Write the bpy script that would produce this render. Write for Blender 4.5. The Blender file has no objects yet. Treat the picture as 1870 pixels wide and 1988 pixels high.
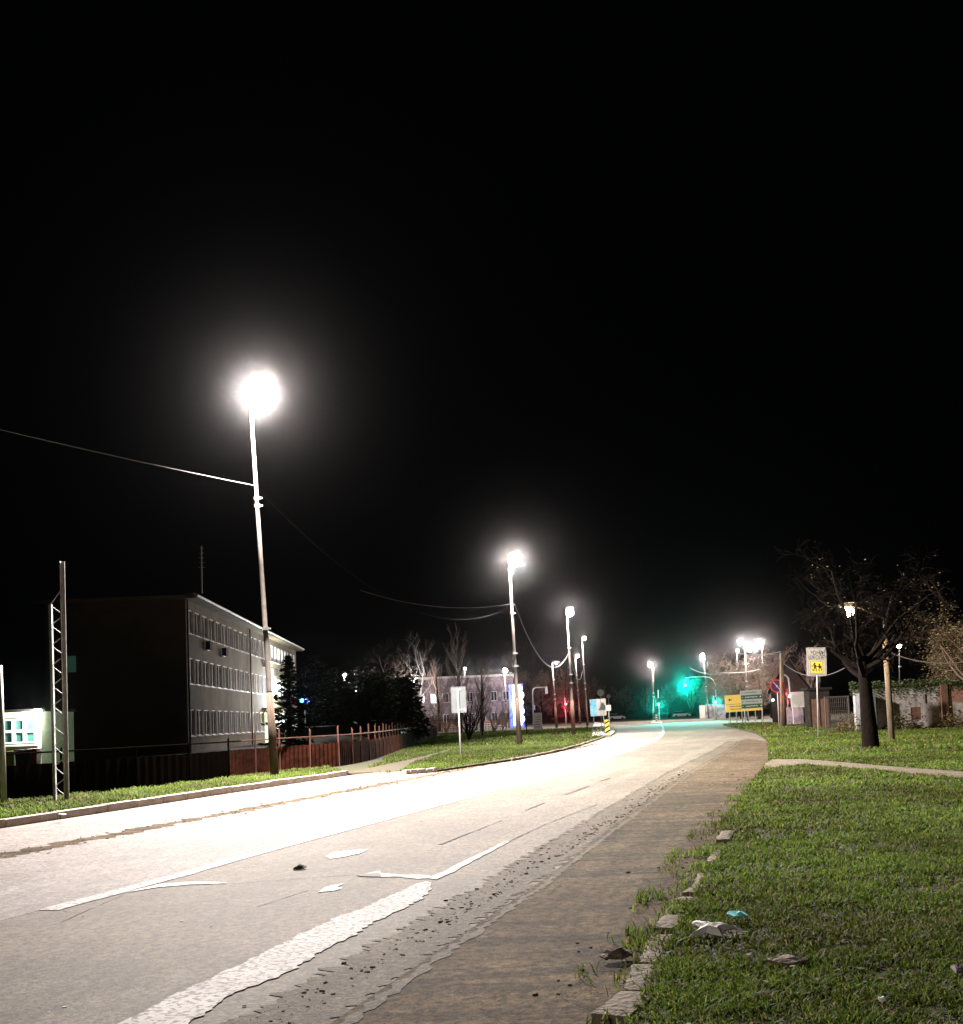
import bpy, bmesh, math, random
import numpy as np
from mathutils import Vector, Matrix, Euler

# ------------------------------------------------------------------ camera, world, exposure
S = bpy.context.scene
PITCH, ROLL, FPX, EYE = math.atan(150/2155), math.radians(-2.3), 2155.0, 1.6
CX, CY = 935.0, 1245.0                       # principal point in the 1870 x 1988 frame
cam_d = bpy.data.cameras.new('camera'); cam = bpy.data.objects.new('camera', cam_d)
S.collection.objects.link(cam); S.camera = cam
cam_d.sensor_fit = 'HORIZONTAL'; cam_d.sensor_width = 36.0; cam_d.lens = 36.0*FPX/1870.0
cam_d.shift_y = (CY-994.0)/1870.0
cam_d.clip_start = 0.1; cam_d.clip_end = 3000
RC = Matrix.Rotation(math.pi/2+PITCH, 3, 'X') @ Matrix.Rotation(ROLL, 3, 'Z')
cam.matrix_world = Matrix.Translation((0, 0, EYE)) @ RC.to_4x4()

W = bpy.data.worlds.new('World'); S.world = W; W.use_nodes = True
bgn = W.node_tree.nodes['Background']
bgn.inputs[0].default_value = (0.6, 0.75, 1.0, 1); bgn.inputs[1].default_value = 0.0006
S.view_settings.view_transform = 'Standard'; S.view_settings.look = 'None'
S.view_settings.exposure = 0.0; S.view_settings.gamma = 1.0
S.render.engine = 'CYCLES'
S.cycles.use_denoising = True
S.cycles.max_bounces = 4; S.cycles.diffuse_bounces = 2; S.cycles.glossy_bounces = 2
S.cycles.transparent_max_bounces = 8; S.cycles.volume_bounces = 0
S.cycles.sample_clamp_indirect = 6.0
S.cycles.caustics_reflective = False; S.cycles.caustics_refractive = False

LAMP = 30000.0                               # strength of one street lamp

# ------------------------------------------------------------------ pixel <-> place helpers
CAMP = Vector((0, 0, EYE))
def ray(x, y): return RC @ Vector(((x-CX)/FPX, -(y-CY)/FPX, -1.0))
def G(x, y, z=0.0):                            # the ground point that stands at a place in the photograph
    r = ray(x, y); t = (z-EYE)/r.z
    if t <= 0 or t*r.y > 900: t = 900/r.y
    p = CAMP + r*t; return Vector((p.x, p.y, z))
def at(x, y, d):                               # a point d metres ahead
    r = ray(x, y); return CAMP + r*(d/r.y)
VP = ray(1556, 1372.0); RU = Vector((VP.x, VP.y, 0)).normalized(); RN = Vector((-RU.y, RU.x, 0))
def R(s, t, z=0.0): v = RU*s + RN*t; return Vector((v.x, v.y, z))
RANG = math.atan2(RU.y, RU.x)

# ------------------------------------------------------------------ object helpers
C = S.collection
def thing(name, label, cat, loc=(0, 0, 0), rz=0.0, group=None):
    o = bpy.data.objects.new(name, None); C.objects.link(o)
    o.location = loc; o.rotation_euler = (0, 0, rz); o.empty_display_size = 0.2
    o['label'] = label; o['category'] = cat
    if group: o['group'] = group
    return o
def tag(o, label, cat, group=None):
    o['label'] = label; o['category'] = cat
    if group: o['group'] = group
    return o
def struct(o, kind='structure'): o['kind'] = kind; return o
class MB:
    def __init__(s): s.v = []; s.f = []
    def add(s, vs, fs):
        b = len(s.v); s.v += [tuple(v) for v in vs]; s.f += [tuple(i+b for i in f) for f in fs]; return s
    def box(s, c, size, rz=0.0, tilt=None):
        hx, hy, hz = size[0]/2, size[1]/2, size[2]/2
        m = Matrix.Rotation(rz, 3, 'Z')
        if tilt is not None: m = m @ tilt
        c = Vector(c)
        vs = [c + m @ Vector((x*hx, y*hy, z*hz)) for z in (-1, 1) for y in (-1, 1) for x in (-1, 1)]
        return s.add(vs, [(0, 2, 3, 1), (4, 5, 7, 6), (0, 1, 5, 4), (2, 6, 7, 3), (0, 4, 6, 2), (1, 3, 7, 5)])
    def tube(s, pts, rad, n=8, cap=True):
        pts = [Vector(p) for p in pts]
        if not hasattr(rad, '__len__'): rad = [rad]*len(pts)
        vs = []; fs = []; up = None
        for i, p in enumerate(pts):
            d = (pts[min(i+1, len(pts)-1)] - pts[max(i-1, 0)])
            d = d.normalized() if d.length > 1e-9 else Vector((0, 0, 1))
            if up is None: up = Vector((1, 0, 0)) if abs(d.x) < 0.8 else Vector((0, 1, 0))
            a = d.cross(up).normalized(); b = a.cross(d); up = b
            up = b
            for k in range(n):
                t = 2*math.pi*k/n; vs.append(p + (a*math.cos(t) + b*math.sin(t))*rad[i])
            up = b
        for i in range(len(pts)-1):
            for k in range(n):
                k2 = (k+1) % n; fs.append((i*n+k, i*n+k2, (i+1)*n+k2, (i+1)*n+k))
        if cap:
            fs.append(tuple(range(n-1, -1, -1))); fs.append(tuple((len(pts)-1)*n+k for k in range(n)))
        return s.add(vs, fs)
    def lathe(s, prof, c=(0, 0, 0), n=20):
        c = Vector(c); vs = []; fs = []
        for r, z in prof:
            for k in range(n):
                t = 2*math.pi*k/n; vs.append(c + Vector((r*math.cos(t), r*math.sin(t), z)))
        for i in range(len(prof)-1):
            for k in range(n):
                k2 = (k+1) % n; fs.append((i*n+k, i*n+k2, (i+1)*n+k2, (i+1)*n+k))
        fs.append(tuple(range(n-1, -1, -1))); fs.append(tuple((len(prof)-1)*n+k for k in range(n)))
        return s.add(vs, fs)
    def prism(s, pts, y0, y1):                 # outline in x, z; thickness along y
        n = len(pts); vs = [(p[0], y0, p[1]) for p in pts] + [(p[0], y1, p[1]) for p in pts]
        fs = [tuple(range(n)), tuple(range(2*n-1, n-1, -1))] + [(i, i+n, (i+1) % n+n, (i+1) % n) for i in range(n)]
        return s.add(vs, fs)
    def slab(s, pts, z0, z1):                  # outline in x, y; thickness along z
        n = len(pts); vs = [(p[0], p[1], z0) for p in pts] + [(p[0], p[1], z1) for p in pts]
        fs = [tuple(range(n-1, -1, -1)), tuple(range(n, 2*n))] + [(i, (i+1) % n, (i+1) % n+n, i+n) for i in range(n)]
        return s.add(vs, fs)
    def sheet(s, pts):
        return s.add(pts, [tuple(range(len(pts)))])
    def build(s, name, mat, parent=None, smooth=False, off=(0, 0, 0)):
        me = bpy.data.meshes.new(name)
        me.from_pydata([(v[0]-off[0], v[1]-off[1], v[2]-off[2]) for v in s.v] if any(off) else s.v, [], s.f)
        if smooth: me.polygons.foreach_set('use_smooth', [True]*len(me.polygons))
        me.materials.append(mat); me.update()
        o = bpy.data.objects.new(name, me); C.objects.link(o)
        if parent is not None: o.parent = parent
        return o
def kids(o): return list(o.children)
def copy_tree(o, parent=None):
    c = o.copy(); C.objects.link(c)
    if parent is not None: c.parent = parent
    for ch in kids(o): copy_tree(ch, c)
    return c

# ------------------------------------------------------------------ materials
def nd(t, typ, **kw):
    n = t.nodes.new(typ)
    for k, v in kw.items():
        if k in ('operation', 'blend_type', 'data_type', 'noise_dimensions', 'feature', 'attribute_name', 'vector_type', 'distance'): setattr(n, k, v)
    return n
def mat(name, col, rough=0.8, metal=0.0, col2=None, scale=8.0, stretch=(1, 1, 1), rot=0.0, detail=6, contrast=(0.35, 0.65), bump=0.0, bscale=None,
        speck=None, speck_scale=60.0, speck_cut=(0.55, 0.7), obj=False, spec=0.3, emit=None, estr=0.0):
    m = bpy.data.materials.new(name); m.use_nodes = True; t = m.node_tree; L = t.links
    b = t.nodes['Principled BSDF']; b.inputs['Roughness'].default_value = rough; b.inputs['Metallic'].default_value = metal
    b.inputs['Specular IOR Level'].default_value = spec
    b.inputs['Base Color'].default_value = (*col, 1)
    if emit:
        b.inputs['Emission Color'].default_value = (*emit, 1); b.inputs['Emission Strength'].default_value = estr
        m.cycles.emission_sampling = 'NONE' if estr > 5 else 'AUTO'
    if obj: tc = nd(t, 'ShaderNodeTexCoord').outputs['Object']
    else: tc = nd(t, 'ShaderNodeNewGeometry').outputs['Position']
    mp = nd(t, 'ShaderNodeMapping'); L.new(tc, mp.inputs[0]); mp.vector_type = 'TEXTURE'
    mp.inputs['Rotation'].default_value = (0, 0, rot); mp.inputs['Scale'].default_value = stretch
    if col2 is not None:
        nz = nd(t, 'ShaderNodeTexNoise'); nz.inputs['Scale'].default_value = scale; nz.inputs['Detail'].default_value = detail; nz.inputs['Roughness'].default_value = 0.65
        L.new(mp.outputs[0], nz.inputs['Vector'])
        r = nd(t, 'ShaderNodeMapRange'); r.inputs[1].default_value = contrast[0]; r.inputs[2].default_value = contrast[1]; L.new(nz.outputs['Fac'], r.inputs[0])
        mx = nd(t, 'ShaderNodeMix', data_type='RGBA'); mx.inputs[6].default_value = (*col, 1); mx.inputs[7].default_value = (*col2, 1)
        L.new(r.outputs[0], mx.inputs[0]); out = mx.outputs[2]
        if speck is not None:
            n2 = nd(t, 'ShaderNodeTexNoise'); n2.inputs['Scale'].default_value = speck_scale; n2.inputs['Detail'].default_value = 3
            L.new(tc, n2.inputs['Vector'])
            r2 = nd(t, 'ShaderNodeMapRange'); r2.inputs[1].default_value = speck_cut[0]; r2.inputs[2].default_value = speck_cut[1]; L.new(n2.outputs['Fac'], r2.inputs[0])
            m2 = nd(t, 'ShaderNodeMix', data_type='RGBA'); L.new(r2.outputs[0], m2.inputs[0]); L.new(out, m2.inputs[6]); m2.inputs[7].default_value = (*speck, 1); out = m2.outputs[2]
        L.new(out, b.inputs['Base Color'])
    if bump:
        nb = nd(t, 'ShaderNodeTexNoise'); nb.inputs['Scale'].default_value = bscale or scale*4; nb.inputs['Detail'].default_value = 5; L.new(tc, nb.inputs['Vector'])
        bp = nd(t, 'ShaderNodeBump'); bp.inputs['Strength'].default_value = 1.0; bp.inputs['Distance'].default_value = bump
        L.new(nb.outputs['Fac'], bp.inputs['Height']); L.new(bp.outputs[0], b.inputs['Normal'])
    return m
def glow(name, col, strength):
    m = bpy.data.materials.new(name); m.use_nodes = True; t = m.node_tree
    b = t.nodes['Principled BSDF']; b.inputs['Base Color'].default_value = (0.1, 0.1, 0.1, 1)
    b.inputs['Emission Color'].default_value = (*col, 1); b.inputs['Emission Strength'].default_value = strength
    m.cycles.emission_sampling = 'NONE'
    return m
def asphalt(name, base, base2, base3, rot, grain=0.05, across=False, spec=.24):
    """weathered asphalt: large stains, streaks along the lane, aggregate grain and fine cracks"""
    m = bpy.data.materials.new(name); m.use_nodes = True; t = m.node_tree; L = t.links
    b = t.nodes['Principled BSDF']; b.inputs['Roughness'].default_value = 0.82; b.inputs['Specular IOR Level'].default_value = spec
    pos = nd(t, 'ShaderNodeNewGeometry').outputs['Position']
    def noise(scale, stretch=(1, 1, 1), det=5, rgh=0.6, r=rot):
        mp = nd(t, 'ShaderNodeMapping'); mp.vector_type = 'TEXTURE'; mp.inputs['Rotation'].default_value = (0, 0, r); mp.inputs['Scale'].default_value = stretch
        L.new(pos, mp.inputs[0]); n = nd(t, 'ShaderNodeTexNoise'); n.inputs['Scale'].default_value = scale; n.inputs['Detail'].default_value = det; n.inputs['Roughness'].default_value = rgh
        L.new(mp.outputs[0], n.inputs['Vector']); return n.outputs['Fac']
    def rng(f, a, c, lo=0.0, hi=1.0):
        r = nd(t, 'ShaderNodeMapRange'); r.inputs[1].default_value = a; r.inputs[2].default_value = c; r.inputs[3].default_value = lo; r.inputs[4].default_value = hi
        L.new(f, r.inputs[0]); return r.outputs[0]
    def mix(f, c1, c2, mode='MIX'):
        x = nd(t, 'ShaderNodeMix', data_type='RGBA', blend_type=mode)
        if hasattr(f, 'links'): L.new(f, x.inputs[0])
        else: x.inputs[0].default_value = f
        for i, c in ((6, c1), (7, c2)):
            if hasattr(c, 'links'): L.new(c, x.inputs[i])
            else: x.inputs[i].default_value = (*c, 1)
        return x.outputs[2]
    c = mix(rng(noise(0.35, (1, 1, 1)), 0.38, 0.62), base, base2)
    c = mix(rng(noise(1.0, (9, 0.7, 1)), 0.5, 0.72), c, base3)
    if across: c = mix(rng(noise(1.1, (2.6, 0.36, 1), r=0.0), 0.46, 0.58, 0, 0.68), c, (base3[0]*0.26, base3[1]*0.26, base3[2]*0.28))
    g = rng(noise(14, det=5, rgh=0.95), 0.42, 0.58, 0.32, 1.7)
    gm = nd(t, 'ShaderNodeVectorMath', operation='SCALE'); L.new(c, gm.inputs[0]); L.new(g, gm.inputs['Scale'])
    g2 = rng(noise(2.2, det=8, rgh=0.85), 0.42, 0.58, 0.76, 1.22)
    gm2 = nd(t, 'ShaderNodeVectorMath', operation='SCALE'); L.new(gm.outputs[0], gm2.inputs[0]); L.new(g2, gm2.inputs['Scale'])
    L.new(gm2.outputs[0], b.inputs['Base Color'])
    bp = nd(t, 'ShaderNodeBump'); bp.inputs['Distance'].default_value = grain; bp.inputs['Strength'].default_value = 0.6
    L.new(noise(38, det=4, rgh=0.7), bp.inputs['Height']); L.new(bp.outputs[0], b.inputs['Normal'])
    return m
def tinted(name, rough=0.7, sss=0.0):
    m = bpy.data.materials.new(name); m.use_nodes = True; t = m.node_tree
    a = nd(t, 'ShaderNodeAttribute', attribute_name='tint'); b = t.nodes['Principled BSDF']
    t.links.new(a.outputs['Color'], b.inputs['Base Color']); b.inputs['Roughness'].default_value = rough; b.inputs['Specular IOR Level'].default_value = 0.2
    tr = nd(t, 'ShaderNodeBsdfTranslucent'); ms = nd(t, 'ShaderNodeMixShader'); ms.inputs[0].default_value = .5; t.links.new(a.outputs['Color'], tr.inputs['Color'])
    t.links.new(b.outputs[0], ms.inputs[1]); t.links.new(tr.outputs[0], ms.inputs[2]); t.links.new(ms.outputs[0], t.nodes['Material Output'].inputs['Surface'])
    return m

M = {}
M['asphalt'] = asphalt('asphalt', (0.145, 0.116, 0.080), (0.098, 0.078, 0.053), (0.17, 0.139, 0.10), RANG, 0.012)
M['pave'] = asphalt('dirty_pavement', (0.135, 0.094, 0.054), (0.080, 0.055, 0.031), (0.16, 0.115, 0.07), RANG, 0.02, True, .03)
M['soil'] = mat('soil', (0.035, 0.027, 0.014), 0.95, col2=(0.025, 0.034, 0.010), scale=1.2, bump=0.04, bscale=14, speck=(0.07, 0.05, 0.03), speck_scale=26)
M['dirt'] = mat('bare_earth', (0.20, 0.155, 0.11), 0.95, col2=(0.11, 0.09, 0.055), scale=1.6, bump=0.03, bscale=20, speck=(0.05, 0.04, 0.025), speck_scale=34)
M['darkdirt'] = mat('dark_litter', (0.045, 0.032, 0.022), 0.95, col2=(0.11, 0.08, 0.055), scale=9, bump=0.03, bscale=30)
M['crack'] = mat('tar', (0.02, 0.016, 0.014), 0.8)
M['paint'] = mat('road_paint', (0.56, 0.54, 0.53), 0.8, col2=(0.42, 0.39, 0.37), scale=2.5, speck=(0.13, 0.11, 0.10), speck_scale=24, speck_cut=(0.52, 0.56), bump=0.004, bscale=60)
M['paint_worn'] = mat('worn_road_paint', (0.50, 0.46, 0.42), 0.7, col2=(0.24, 0.20, 0.17), scale=12, contrast=(0.45, 0.6), speck=(0.15, 0.13, 0.1), speck_scale=40, speck_cut=(0.55, 0.6))
M['kerb'] = mat('kerb_concrete', (0.46, 0.40, 0.36), 0.9, col2=(0.32, 0.27, 0.23), scale=3, bump=0.01, bscale=40, speck=(0.12, 0.1, 0.08), speck_scale=30, speck_cut=(0.6, 0.7))
M['oldkerb'] = mat('old_kerb_stone', (0.26, 0.205, 0.15), 0.95, col2=(0.10, 0.085, 0.05), scale=9, bump=0.02, bscale=26, speck=(0.05, 0.05, 0.02), speck_scale=22, speck_cut=(0.58, 0.68))
M['steel'] = mat('painted_steel', (0.085, 0.072, 0.062), 0.75, 0.0, col2=(0.05, 0.042, 0.035), scale=6, obj=True)
M['galv'] = mat('galvanised', (0.5, 0.5, 0.5), 0.55, 0.3, col2=(0.34, 0.34, 0.33), scale=5, obj=True)
M['wood'] = mat('pole_timber', (0.10, 0.064, 0.044), 0.9, col2=(0.045, 0.03, 0.02), scale=2, stretch=(0.05, 0.05, 1), obj=True, bump=0.008, bscale=20)
M['concrete_pole'] = mat('pole_concrete', (0.20, 0.155, 0.105), 0.9, col2=(0.10, 0.078, 0.052), scale=2, stretch=(0.2, 0.2, 1), obj=True)
M['black'] = mat('black_paint', (0.02, 0.02, 0.02), 0.5)
M['wire'] = mat('cable_sheath', (0.11, 0.10, 0.10), 0.8)
M['bulb'] = glow('lamp_glass', (1.0, 0.95, 0.92), 40.0)
M['bulbwarm'] = glow('warm_lamp_glass', (1.0, 0.80, 0.55), 30.0)
M['bark'] = mat('bark', (0.011, 0.008, 0.006), 0.95, spec=.05, col2=(0.006, 0.004, 0.003), scale=6, stretch=(0.4, 0.4, 2), bump=0.02, bscale=14)
M['barkpale'] = mat('pale_bark', (0.26, 0.25, 0.24), 0.9, col2=(0.13, 0.12, 0.11), scale=3)
M['twig'] = mat('twigs', (0.16, 0.12, 0.10), 0.9, col2=(0.09, 0.065, 0.05), scale=3)
M['twigwarm'] = mat('brown_twigs', (0.10, 0.065, 0.04), 0.9, col2=(0.05, 0.035, 0.022), scale=2)
M['twigred'] = mat('reddish_twigs', (0.20, 0.135, 0.12), 0.9, col2=(0.11, 0.078, 0.065), scale=2)
M['leafdark'] = mat('evergreen_leaves', (0.008, 0.014, 0.006), 0.8, col2=(0.014, 0.022, 0.008), scale=3)
M['leafbrown'] = mat('withered_leaves', (0.14, 0.08, 0.03), 0.8, col2=(0.08, 0.085, 0.03), scale=2.5)
M['ivy'] = mat('ivy_leaves', (0.035, 0.06, 0.015), 0.6, col2=(0.07, 0.085, 0.03), scale=3)
M['grass'] = tinted('grass_blades')
M['rust'] = mat('rust_brown_paint', (0.085, 0.026, 0.017), 0.75, col2=(0.045, 0.018, 0.011), scale=2.5)
M['rustsheet'] = mat('rusty_sheet', (0.05, 0.013, 0.008), 0.95, spec=.03, col2=(0.014, 0.006, 0.003), scale=1.2, stretch=(1, 1, 0.3), bump=0.01, bscale=8)
M['plaster'] = mat('grey_render', (0.15, 0.122, 0.080), 0.95, col2=(0.095, 0.078, 0.05), scale=0.5, bump=0.01, bscale=25)
M['whiteframe'] = mat('white_frames', (0.75, 0.73, 0.72), 0.6, col2=(0.6, 0.58, 0.56), scale=4)
M['glass'] = mat('window_glass', (0.02, 0.022, 0.025), 0.08, spec=0.6)
M['curtain'] = mat('curtain_cloth', (0.30, 0.27, 0.23), 0.9, col2=(0.2, 0.18, 0.15), scale=2)
M['roof'] = mat('roof_sheet', (0.02, 0.017, 0.015), 0.95, spec=.03, col2=(0.018, 0.016, 0.015), scale=2)
M['wallold'] = mat('peeling_render', (0.42, 0.38, 0.36), 0.95, col2=(0.17, 0.145, 0.12), scale=0.9, stretch=(0.5, 0.5, 1.8), contrast=(0.4, 0.66), detail=9, bump=0.02, bscale=12, speck=(0.08, 0.07, 0.05), speck_scale=5, speck_cut=(0.55, 0.7))
M['board'] = mat('weathered_board', (0.16, 0.08, 0.05), 0.9, col2=(0.09, 0.05, 0.035), scale=4)
M['brick'] = mat('reddish_wall', (0.30, 0.15, 0.10), 0.9, col2=(0.2, 0.12, 0.09), scale=1.5)
M['signback'] = mat('sign_back', (0.15, 0.16, 0.16), 0.6, 0.2, col2=(0.12, 0.13, 0.13), scale=6, obj=True)
M['signwhite'] = mat('sign_white', (0.52, 0.50, 0.45), 0.55, col2=(0.45, 0.43, 0.38), scale=5, obj=True)
M['signyellow'] = mat('sign_yellow', (0.75, 0.62, 0.08), 0.5)
M['signyellow2'] = mat('board_yellow', (0.78, 0.53, 0.10), 0.5)
M['signgreen'] = mat('board_green', (0.015, 0.06, 0.03), 0.5)
M['signgrey'] = mat('board_grey', (0.25, 0.27, 0.25), 0.5)
M['navy'] = mat('sign_navy', (0.03, 0.02, 0.07), 0.5)
M['red'] = mat('red_paint', (0.45, 0.03, 0.02), 0.5)
M['yellowbin'] = mat('yellow_plastic', (0.55, 0.50, 0.02), 0.5)
M['greenwall'] = mat('pale_green_wall', (0.5, 0.56, 0.38), 0.9, col2=(0.4, 0.46, 0.3), scale=2)
M['litterwhite'] = mat('white_cloth', (0.88, 0.85, 0.8), 0.9, col2=(0.75, 0.72, 0.68), scale=20, bump=0.01, bscale=30)
M['cyan'] = mat('cyan_paper', (0.25, 0.85, 0.90), 0.7)
M['carred'] = mat('car_red', (0.35, 0.02, 0.02), 0.3, spec=0.5)
M['carwhite'] = mat('car_white', (0.7, 0.7, 0.7), 0.3, spec=0.5)
M['cardark'] = mat('car_dark', (0.03, 0.03, 0.04), 0.3, spec=0.5)
M['tyre'] = mat('tyre_rubber', (0.02, 0.02, 0.02), 0.9)
M['farwall'] = mat('far_facade', (0.34, 0.27, 0.30), 0.9, col2=(0.14, 0.11, 0.12), scale=1.3, detail=8, contrast=(.42,.58))

# ------------------------------------------------------------------ setting: ground, roads, lawns
def sheet(name, pts, m, kind='structure'):
    o = MB().sheet(pts).build(name, m); return struct(o, kind)
def px(lst, z): return [G(x, y, z) for x, y in lst]
def px0(lst, z): return [Vector((p.x, p.y, z)) for p in (G(x, y, 0) for x, y in lst)]

mb = MB(); n = 2; mb.sheet([(-700, -300, -0.06), (700, -300, -0.06), (700, 900, -0.06), (-700, 900, -0.06)])
struct(mb.build('ground', M['soil']))
# the roadway and the junction beyond it are one asphalt surface
road = [R(-40, -4.5), R(60, -4.5), G(1560, 1440), G(1640, 1412), (230, 110, 0), (230, 268, 0), (-230, 268, 0), (-230, 150, 0), (-40, 150, 0), (-30, 100, 0), R(60, 16), R(-40, 14.3)]
sheet('road', [(p[0], p[1], 0.0) for p in road], M['asphalt'])
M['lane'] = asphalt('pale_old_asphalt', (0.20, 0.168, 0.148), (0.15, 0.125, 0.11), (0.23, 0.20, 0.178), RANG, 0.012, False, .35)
far_c = [(991, 1525), (1125, 1486), (1200, 1464), (1240, 1451), (1268, 1439)]
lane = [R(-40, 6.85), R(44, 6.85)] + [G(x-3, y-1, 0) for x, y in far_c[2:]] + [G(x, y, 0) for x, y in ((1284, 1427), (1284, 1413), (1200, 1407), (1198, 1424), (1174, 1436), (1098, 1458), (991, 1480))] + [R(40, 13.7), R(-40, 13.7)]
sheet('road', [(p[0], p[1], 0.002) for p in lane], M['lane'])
# strip of worn pavement between the carriageway and the grass on the right
pav_l = [(1270, 1544), (1340, 1495), (1394, 1466), (1424, 1447), (1430, 1439)]
pav = [R(-30, 2.5, 0.018), R(11, 2.5, 0.018)] + px(pav_l, 0.018) + px([(1452, 1434), (1500, 1440), (1510, 1475), (1510, 1500)], 0.03) + [R(16, 0.3, 0.03), R(-30, 0.3, 0.03)]
mb = MB(); mb.slab(pav, -0.03, 0.018); struct(mb.build('pavement', M['pave']))

LZ = 0.07
edgeR = [(1443, 1544), (1467, 1512), (1482, 1492), (1492, 1473), (1490, 1437), (1467, 1422), (1429, 1413), (1404, 1407)]
lawnR = [R(-30, 0.75, LZ), R(10, 0.95, LZ)] + px([(1414, 1637)], LZ) + px(edgeR, LZ) + px([(1440, 1402), (1530, 1405), (1600, 1410)], LZ) + [(150, 105, LZ), (150, -60, LZ), (-2, -60, LZ)]
mb = MB(); mb.slab(lawnR, -0.05, LZ); struct(mb.build('lawn_right', M['soil']))
kerbL = [(0, 1607), (200, 1577), (400, 1546), (670, 1506)]
kerbL2 = [(850, 1499), (991, 1478), (1098, 1457), (1166, 1435), (1190, 1423), (1189, 1416)]
lawnL = [R(-30, 14.25, LZ)] + px0(kerbL, LZ) + px0([(700, 1505), (800, 1501)], LZ) + px0(kerbL2, LZ) + px([(1168, 1407), (1130, 1405.5), (1030, 1411), (860, 1416)], LZ) + [(-120, 150, LZ), (-180, 150, LZ), (-180, -30, LZ)]
mb = MB(); mb.slab(lawnL, -0.05, LZ); struct(mb.build('lawn_left', M['soil']))
# foot path across the right-hand grass, and the drive across the left verge
path_px = [(1486, 1482), (1500, 1474), (1560, 1474), (1640, 1480), (1720, 1487), (1800, 1493), (1900, 1500), (1900, 1514), (1800, 1505), (1720, 1497), (1640, 1490), (1560, 1485), (1500, 1490), (1484, 1494)]
PATH = px(path_px, LZ+0.004)
sheet('path', PATH, M['dirt'])
DRIVE = px([(662, 1502), (672, 1500), (735, 1487), (800, 1474), (850, 1461), (880, 1452), (880, 1456), (830, 1472), (800, 1482), (780, 1496.5), (760, 1498), (700, 1500.5)], LZ+0.004)
sheet('drive', DRIVE, mat('trodden_earth', (.055, .04, .024), .95, col2=(.03, .026, .012), scale=1.5, bump=.02, bscale=20))
sheet('car_park', [(-40, 62, LZ+0.004), (-5.2, 60, LZ+0.004), (-5.2, 104, LZ+0.004), (-12, 145, LZ+0.004), (-19, 145, LZ+0.004), (-18.5, 90, LZ+0.004)], M['asphalt'])
# traffic island with its raised kerb where the side road joins
isl = px([(1150, 1428), (1186, 1426), (1194, 1420), (1190, 1410), (1172, 1404), (1155, 1402), (1150, 1412)], 0.15)
mb = MB(); mb.slab(isl, 0.0, 0.15); struct(mb.build('traffic_island', M['kerb']))
isl = px([(1262, 1403), (1284, 1404), (1288, 1401), (1284, 1398.5), (1268, 1398.5)], 0.15)
mb = MB(); mb.slab(isl, 0.0, 0.15); struct(mb.build('median_island', M['kerb']))

def resample(pts, step):
    pts = [Vector(p) for p in pts]; out = [pts[0]]
    for a, b in zip(pts[:-1], pts[1:]):
        L = (b-a).length; k = max(1, int(L/step))
        out += [a.lerp(b, (i+1)/k) for i in range(k)]
    return out
def smooth(pts, it=2):
    for _ in range(it):
        q = [pts[0]]
        for a, b in zip(pts[:-1], pts[1:]): q += [a.lerp(b, 0.25), a.lerp(b, 0.75)]
        q.append(pts[-1]); pts = q
    return pts
def strip(pts, w, z, jag=0.0, step=0.25, seed=1, taper=None):
    rg = random.Random(seed); pts = resample(pts, step); n = len(pts); L = []; Rr = []
    for i, p in enumerate(pts):
        d = (pts[min(i+1, n-1)] - pts[max(i-1, 0)]); d.z = 0; d.normalize(); q = Vector((-d.y, d.x, 0))
        ww = (w if not hasattr(w, '__call__') else w(i/(n-1)))/2
        L.append(p + q*(ww + rg.uniform(-jag, jag))); Rr.append(p - q*(ww + rg.uniform(-jag, jag)))
    mb = MB(); vs = [(v.x, v.y, z) for v in L] + [(v.x, v.y, z) for v in Rr]
    mb.add(vs, [(i, i+n, i+1+n, i+1) for i in range(n-1)]); return mb
def chunks(mb_pts, size, z0, z1, gap=0.02, length=1.0, seed=3, tilt=0.01):
    """kerb stones laid end to end along a line"""
    rg = random.Random(seed); pts = resample(mb_pts, length); mb = MB()
    for a, b in zip(pts[:-1], pts[1:]):
        d = b-a; L = d.length-gap
        if L < 0.1: continue
        c = (a+b)/2; mb.box((c.x, c.y, (z0+z1)/2 + rg.uniform(-tilt, tilt)), (L, size, z1-z0), math.atan2(d.y, d.x) + rg.uniform(-0.01, 0.01))
    return mb
k1 = [R(-30, 14.2)] + px(kerbL, 0); struct(chunks(k1, 0.24, -0.03, 0.15).build('kerb', M['kerb']))
k2 = smooth(px([(780, 1504), (850, 1499)], 0)); struct(chunks(k2, 0.24, -0.03, 0.13, seed=5).build('kerb', M['kerb']))
k3 = smooth(px(kerbL2[1:], 0)); struct(chunks(k3, 0.14, -0.03, 0.085, seed=6, tilt=0.02).build('kerb', M['oldkerb']))

# markings
cl = px([(92, 1768), (349, 1700), (499, 1656.5), (933, 1541), (991, 1525), (1125, 1486), (1200, 1464), (1240, 1451), (1270, 1439), (1287, 1427), (1288, 1413), (1284, 1405)], 0)
cl = [cl[0]] + smooth(cl[1:], 2)
struct(strip(cl, 0.22, 0.006, 0.012, 0.3).build('road_marking', M['paint']))
def jagpoly(name, lst, z, m, j=0.02, seed=2, step=0.12):
    rg = random.Random(seed); p = resample([*px(lst, z), G(*lst[0], z)], step)[:-1]
    q = [(v.x+rg.uniform(-j, j), v.y+rg.uniform(-j, j), z) for v in p]
    return sheet(name, q, m)
wide = [(60, 2070), (140, 2030), (230, 1988), (319, 1940), (424, 1890), (514, 1850), (580, 1815), (646, 1784), (704, 1764), (761, 1737), (815, 1714), (831, 1710), (836, 1714), (834, 1729), (819, 1745), (769, 1770), (723, 1791), (685, 1818), (646, 1835), (619, 1850), (564, 1885), (459, 1925), (369, 1985), (290, 2030), (220, 2080)]
jagpoly('road_marking', wide, 0.007, M['paint'], 0.022, step=.05)
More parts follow.
